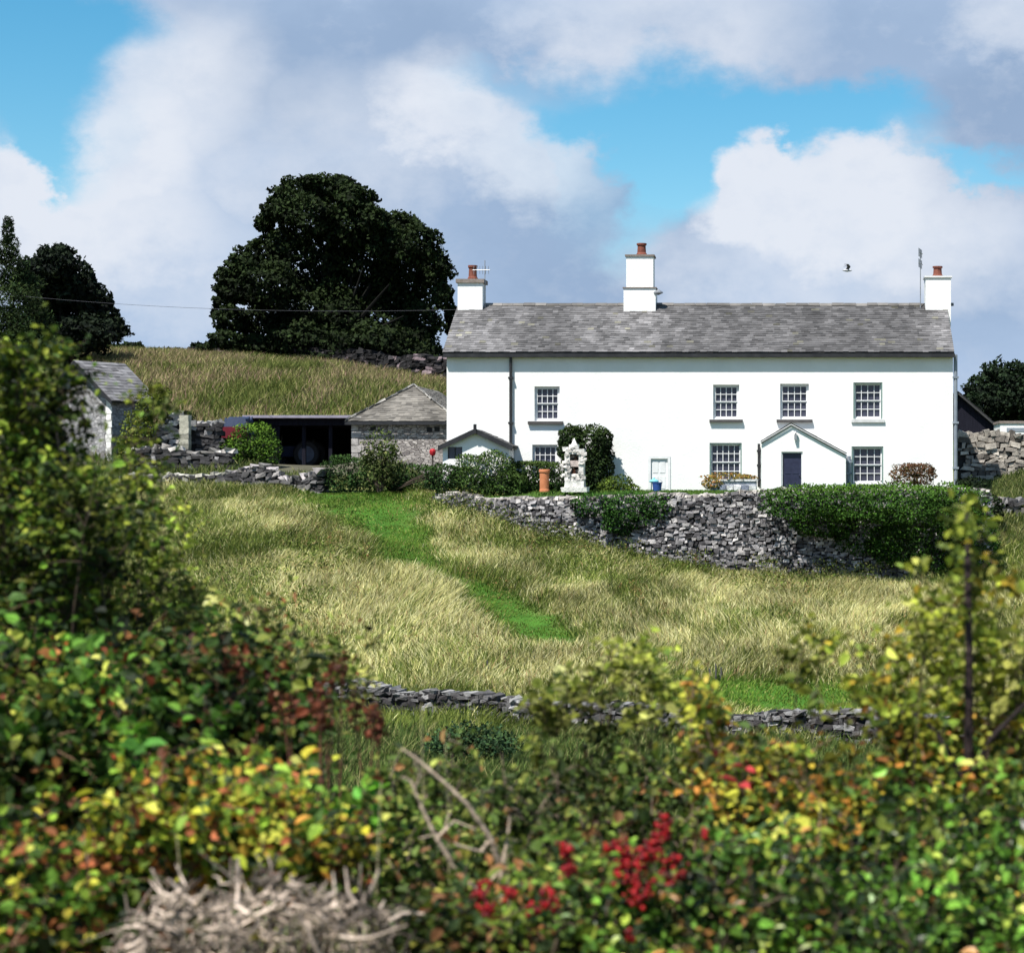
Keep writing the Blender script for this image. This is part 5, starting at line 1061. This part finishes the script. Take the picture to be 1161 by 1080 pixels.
def dry_branch():
    Y = 6.3; base = np.array(nb(575, Y)); r = thing('bare_branch', 'bare forked dry branch leaning out of the hedgerow', 'dead branch', base); mb = MB(); c = (.46, .36, .27)
    def tb(pts, r0, r1): mb.tube([P(a, b, Y + dy) for a, b, dy in pts], np.linspace(r0, r1, len(pts)), 6, np.array(c) * rng.uniform(.75, 1.2))
    mb.tube([base - [0, 0, .05], P(572, 1050, Y), P(568, 985, Y)], [.013, .011, .010], 7, c)
    tb([(568, 985, 0), (556, 950, -.02), (530, 912, -.04), (505, 888, -.05), (470, 858, -.06), (455, 848, -.06)], .010, .003); tb([(556, 950, 0), (545, 965, -.05), (520, 958, -.1), (495, 945, -.12), (475, 950, -.13)], .006, .002)
    tb([(568, 985, 0), (575, 955, .05), (578, 925, .08)], .007, .003); tb([(520, 990, 0), (495, 950, -.02), (478, 915, -.03), (466, 885, -.03), (455, 880, -.04)], .008, .003); tb([(495, 950, 0), (515, 930, .05), (540, 940, .05)], .005, .002); tb([(470, 858, -.06), (476, 880, -.04), (468, 900, -.02)], .004, .002); tb([(505, 888, -.05), (512, 915, 0), (500, 950, 0)], .004, .002); tb([(568, 985, 0), (545, 1010, -.02), (520, 990, 0)], .008, .008)
    mb.build('twigs', M['bark'], r)
dry_branch()
for px, pyt, lean, Y, lab in ((432, 885, -8, 6.0, 'pale straight dry stalk rising beside the bleached bracken'), (478, 796, 0, 6.8, 'tall thin pale green stalk crossing the low stone wall'), (505, 838, 10, 6.9, 'grey dry stalk leaning just below the low stone wall'), (574, 962, 4, 5.9, 'whitish upright dry stalk among the scarlet berries'), (200, 945, 30, 5.8, 'bent pale dry stalk arching over the golden bramble'), (930, 905, -6, 6.3, 'thin straw stalk upright among the orange leaves')):
    b = np.array(nb(px + lean, Y)); mb = MB(); mb.tube([b - [0, 0, .05], (b + P(px + lean * .4, pyt, Y)) / 2 + rng.normal(0, .01, 3), P(px, pyt, Y)], [.003, .0027, .0016], 6, (.34, .30, .17)); tagp(mb.build('dry_stalk', M['bark'], None, b), lab, 'dry stalk', 'dry stalks in the hedgerow')
def dock(px, py, Y, lab, n=34):
    b = np.array(nb(px, Y)); r = thing('dock_plant', lab, 'dock plant', b); mb = MB(); tops = []
    for k in range(4):
        tp = P(px + rng.normal(0, 20), py + rng.uniform(-22, 22), Y + rng.normal(0, .06)); tops.append(tp); mb.tube([b + rng.normal(0, .02, 3) - [0, 0, .04], (b + tp) / 2 + rng.normal(0, .03, 3), tp], [.006, .005, .002], 5, (.14, .06, .04))
    mb.build('stalk', M['bark'], r)
    for tp in tops:
        pos = tp + np.stack([rng.normal(0, .012, n), rng.normal(0, .012, n), -rng.uniform(0, .1, n)], 1); m = len(pos); V, f, kk = leaf_geo(pos, randdir(m), randdir(m), .02 * rng.uniform(.6, 1.5, m), .8)
        np_mesh('seed_head', V, [f], np.repeat(pal(m, [((.17, .05, .025), 3), ((.10, .035, .02), 2), ((.26, .12, .06), 1)]) * rng.uniform(.6, 1.4, (m, 1)), kk, 0), M['leaf'], r)
dock(375, 765, 7.0, 'tallest rust brown dock seed heads against the straw field'); dock(345, 800, 6.9, 'rust brown dock seed heads low among the green bramble'); dock(420, 800, 7.1, 'rust brown dock seed heads touching the low dark stone wall'); dock(270, 745, 7.4, 'thin reddish dock seed heads above the dark thicket')
garden_bush('hollow_bush', 'small dark bluish green bush in the hollow below the low stone wall', [(535, 838, 42, 46, 20, .9), (505, 846, 42, 26, 16, .7), (570, 846, 42, 24, 14, .7)], 2600, .09, [((.025, .055, .022), 4), ((.05, .09, .03), 3), ((.012, .025, .01), 3)], onground(535, 42), up=1., thick=.4)

# ------------------------------------------------------------------ sky, sun, camera
SUN = np.array([-.27, -.41, .87]); SUN = SUN / np.linalg.norm(SUN)
elev = math.asin(SUN[2]); azim = math.atan2(SUN[0], SUN[1])      # from +Y towards +X
wd = bpy.data.worlds.new('World'); SC.world = wd; wd.use_nodes = True; nt = wd.node_tree; nt.nodes.clear(); t = NT(nt)
sky = t.n('ShaderNodeTexSky', sky_type='NISHITA'); sky.sun_disc = False; sky.sun_elevation = elev; sky.sun_rotation = azim; sky.altitude = 200; sky.air_density = 1.0; sky.dust_density = .3; sky.ozone_density = 2.5
tc = t.n('ShaderNodeTexCoord'); sep = t.n('ShaderNodeSeparateXYZ'); t.l(tc.outputs['Generated'], sep.inputs[0])
yy = t.math('MAXIMUM', t.math('ABSOLUTE', sep.outputs[1]), .15)
U = t.math('DIVIDE', sep.outputs[0], yy); V_ = t.math('DIVIDE', sep.outputs[2], yy)
A = t.math('ADD', t.math('MULTIPLY', U, F), CX); B = t.math('SUBTRACT', CY, t.math('MULTIPLY', V_, F))    # direction on a scale of 1/2320 rad
cmb = t.n('ShaderNodeCombineXYZ'); t.l(U, cmb.inputs[0]); t.l(t.math('MULTIPLY', V_, 1.35), cmb.inputs[1])
n1 = t.noise(cmb.outputs[0], 9., 7, .55); n2 = t.noise(cmb.outputs[0], 24., 6, .6); n3 = t.noise(cmb.outputs[0], 5., 3, .5)
mp = t.n('ShaderNodeMapping'); mp.inputs['Location'].default_value = (3.1, 1.7, 0); t.l(cmb.outputs[0], mp.inputs[0]); n4 = t.noise(mp.outputs[0], 11., 6, .55)
c1 = t.math('SUBTRACT', n1.outputs['Fac'], .5); c4 = t.math('SUBTRACT', n4.outputs['Fac'], .5); c2 = t.math('SUBTRACT', n2.outputs['Fac'], .5)
n5 = t.noise(cmb.outputs[0], 62., 5, .62); c5 = t.math('SUBTRACT', n5.outputs['Fac'], .5)
Aw = t.math('ADD', A, t.math('ADD', t.math('MULTIPLY', c1, 190.), t.math('ADD', t.math('MULTIPLY', c2, 80.), t.math('MULTIPLY', c5, 34.)))); Bw = t.math('ADD', B, t.math('ADD', t.math('MULTIPLY', c4, 150.), t.math('ADD', t.math('MULTIPLY', c2, -70.), t.math('MULTIPLY', c5, -30.))))
def blob(cx, cy, rx, ry, lo=-.5, hi=.35, amp=1.):
    q = t.math('SQRT', t.math('ADD', t.math('POWER', t.math('DIVIDE', t.math('SUBTRACT', Aw, cx), rx), 2.), t.math('POWER', t.math('DIVIDE', t.math('SUBTRACT', Bw, cy), ry), 2.)))
    s = t.n('ShaderNodeMapRange', interpolation_type='SMOOTHSTEP'); s.inputs[1].default_value = 1 - lo; s.inputs[2].default_value = 1 - hi; s.inputs[3].default_value = 0; s.inputs[4].default_value = amp; t.l(q, s.inputs[0]); return s.outputs[0]
def mx(*a):
    r = a[0]
    for b in a[1:]: r = t.math('MAXIMUM', r, b)
    return r
# openings of blue
gap = mx(blob(40, 60, 140, 115, -.35, .3), blob(85, 150, 80, 66, -.2, .2), blob(760, 165, 190, 90, -.4, .3), blob(690, 190, 120, 90, -.6, .3, .9), blob(930, 135, 120, 46, -.4, .4), blob(1065, 195, 95, 30, -.5, .4, .9), blob(585, 120, 80, 40, -.6, .3, .5), blob(775, 270, 45, 70, -.7, .3, .5))
gap = t.math('MINIMUM', gap, 1.)
heads = mx(blob(950, 330, 210, 165, -.10, .06), blob(1090, 300, 120, 100, -.12, .06), blob(870, 235, 75, 75, -.14, .08), blob(0, 290, 110, 115, -.14, .06), blob(120, 310, 110, 90, -.2, .1), blob(230, 180, 120, 130, -.35, .1, .9), blob(510, 210, 120, 110, -.3, .1, .9), blob(610, 240, 80, 80, -.3, .1, .8))
gap = t.math('MULTIPLY', gap, t.math('SUBTRACT', 1., heads))
# sunlit cloud heads, and grey undersides
lit = mx(blob(200, 110, 80, 80, -.9, .4, .8), blob(160, 180, 80, 70, -.8, .4), blob(20, 215, 90, 60, -.6, .3, 1.), blob(100, 260, 130, 60, -.9, .4, .95), blob(500, 130, 80, 45, -.9, .4, .95), blob(600, 180, 60, 60, -.9, .4, .8), blob(330, 170, 150, 60, -1., .4, .45), blob(870, 215, 90, 60, -.7, .3, 1.), blob(950, 230, 110, 70, -.8, .4, 1.), blob(1050, 260, 80, 60, -.9, .4, .8), blob(760, 30, 110, 50, -1., .4, .55), blob(1150, 20, 60, 40, -1., .4, .5), blob(200, 310, 150, 60, -1, .4, .4), blob(950, 310, 180, 50, -1, .4, .5))
grey = mx(blob(390, 70, 170, 70, -.9, .4, .8), blob(260, 30, 150, 40, -1, .4, .6), blob(650, 270, 120, 90, -1., .4, .85), blob(960, 70, 240, 60, -1., .4, .6), blob(1120, 150, 110, 80, -.9, .4, .9), blob(470, 240, 110, 60, -1., .4, .5), blob(1120, 330, 80, 60, -1, .4, .5), blob(620, 70, 120, 40, -1, .4, .4))
lit = t.math('ADD', lit, t.math('ADD', t.math('MULTIPLY', c2, .8), t.math('MULTIPLY', c5, .35))); grey = t.math('ADD', grey, t.math('MULTIPLY', c1, .8), clamp=True); lit = t.math('MINIMUM', t.math('MAXIMUM', lit, 0.), 1.)
cc = t.mix(grey, (.43, .56, .765), (.295, .415, .61)); cc = t.mix(lit, cc, (.77, .82, .91))
hs = t.n('ShaderNodeHueSaturation'); hs.inputs['Saturation'].default_value = 1.4; hs.inputs['Hue'].default_value = .482; t.l(sky.outputs[0], hs.inputs['Color'])
b1 = t.n('ShaderNodeBackground'); t.l(hs.outputs[0], b1.inputs[0]); b1.inputs[1].default_value = .07
b2 = t.n('ShaderNodeBackground'); t.l(cc, b2.inputs[0]); b2.inputs[1].default_value = .5
ms = t.n('ShaderNodeMixShader'); cov = t.math('SUBTRACT', 1., gap)
# broken cloud only: clear overhead and behind the viewer
ov = t.n('ShaderNodeMapRange'); ov.inputs[1].default_value = .25; ov.inputs[2].default_value = .5; ov.inputs[3].default_value = 1; ov.inputs[4].default_value = .25; t.l(sep.outputs[2], ov.inputs[0])
cov = t.math('MULTIPLY', cov, ov.outputs[0]); t.l(cov, ms.inputs[0]); t.l(b1.outputs[0], ms.inputs[1]); t.l(b2.outputs[0], ms.inputs[2])
wo = t.n('ShaderNodeOutputWorld'); t.l(ms.outputs[0], wo.inputs[0])
ld = bpy.data.lights.new('sun', 'SUN'); ld.energy = 4.2; ld.angle = math.radians(.5); ld.color = (1, .96, .89)
so = bpy.data.objects.new('sun', ld); COL.objects.link(so)
from mathutils import Vector
so.rotation_euler = Vector(tuple(SUN)).to_track_quat('Z', 'Y').to_euler(); so.location = tuple(SUN * 50)
cam = bpy.data.cameras.new('camera'); co = bpy.data.objects.new('camera', cam); COL.objects.link(co); SC.camera = co
co.location = (0, 0, 0); co.rotation_euler = (math.pi / 2, 0, 0); cam.sensor_width = 36; cam.sensor_fit = 'HORIZONTAL'; cam.lens = F / 1161 * 36; cam.shift_x = (580.5 - CX) / 1161; cam.clip_end = 6000; cam.clip_start = .1
cam.dof.use_dof = True; cam.dof.focus_distance = 80; cam.dof.aperture_fstop = 4.0
SC.view_settings.view_transform = 'Standard'; SC.view_settings.look = 'None'; SC.view_settings.exposure = 1.0; SC.view_settings.gamma = 1
SC.render.resolution_x = 1024; SC.render.resolution_y = 952
SC.cycles.use_adaptive_sampling = True; SC.cycles.adaptive_threshold = .02; SC.cycles.max_bounces = 5; SC.cycles.diffuse_bounces = 2; SC.cycles.transparent_max_bounces = 4
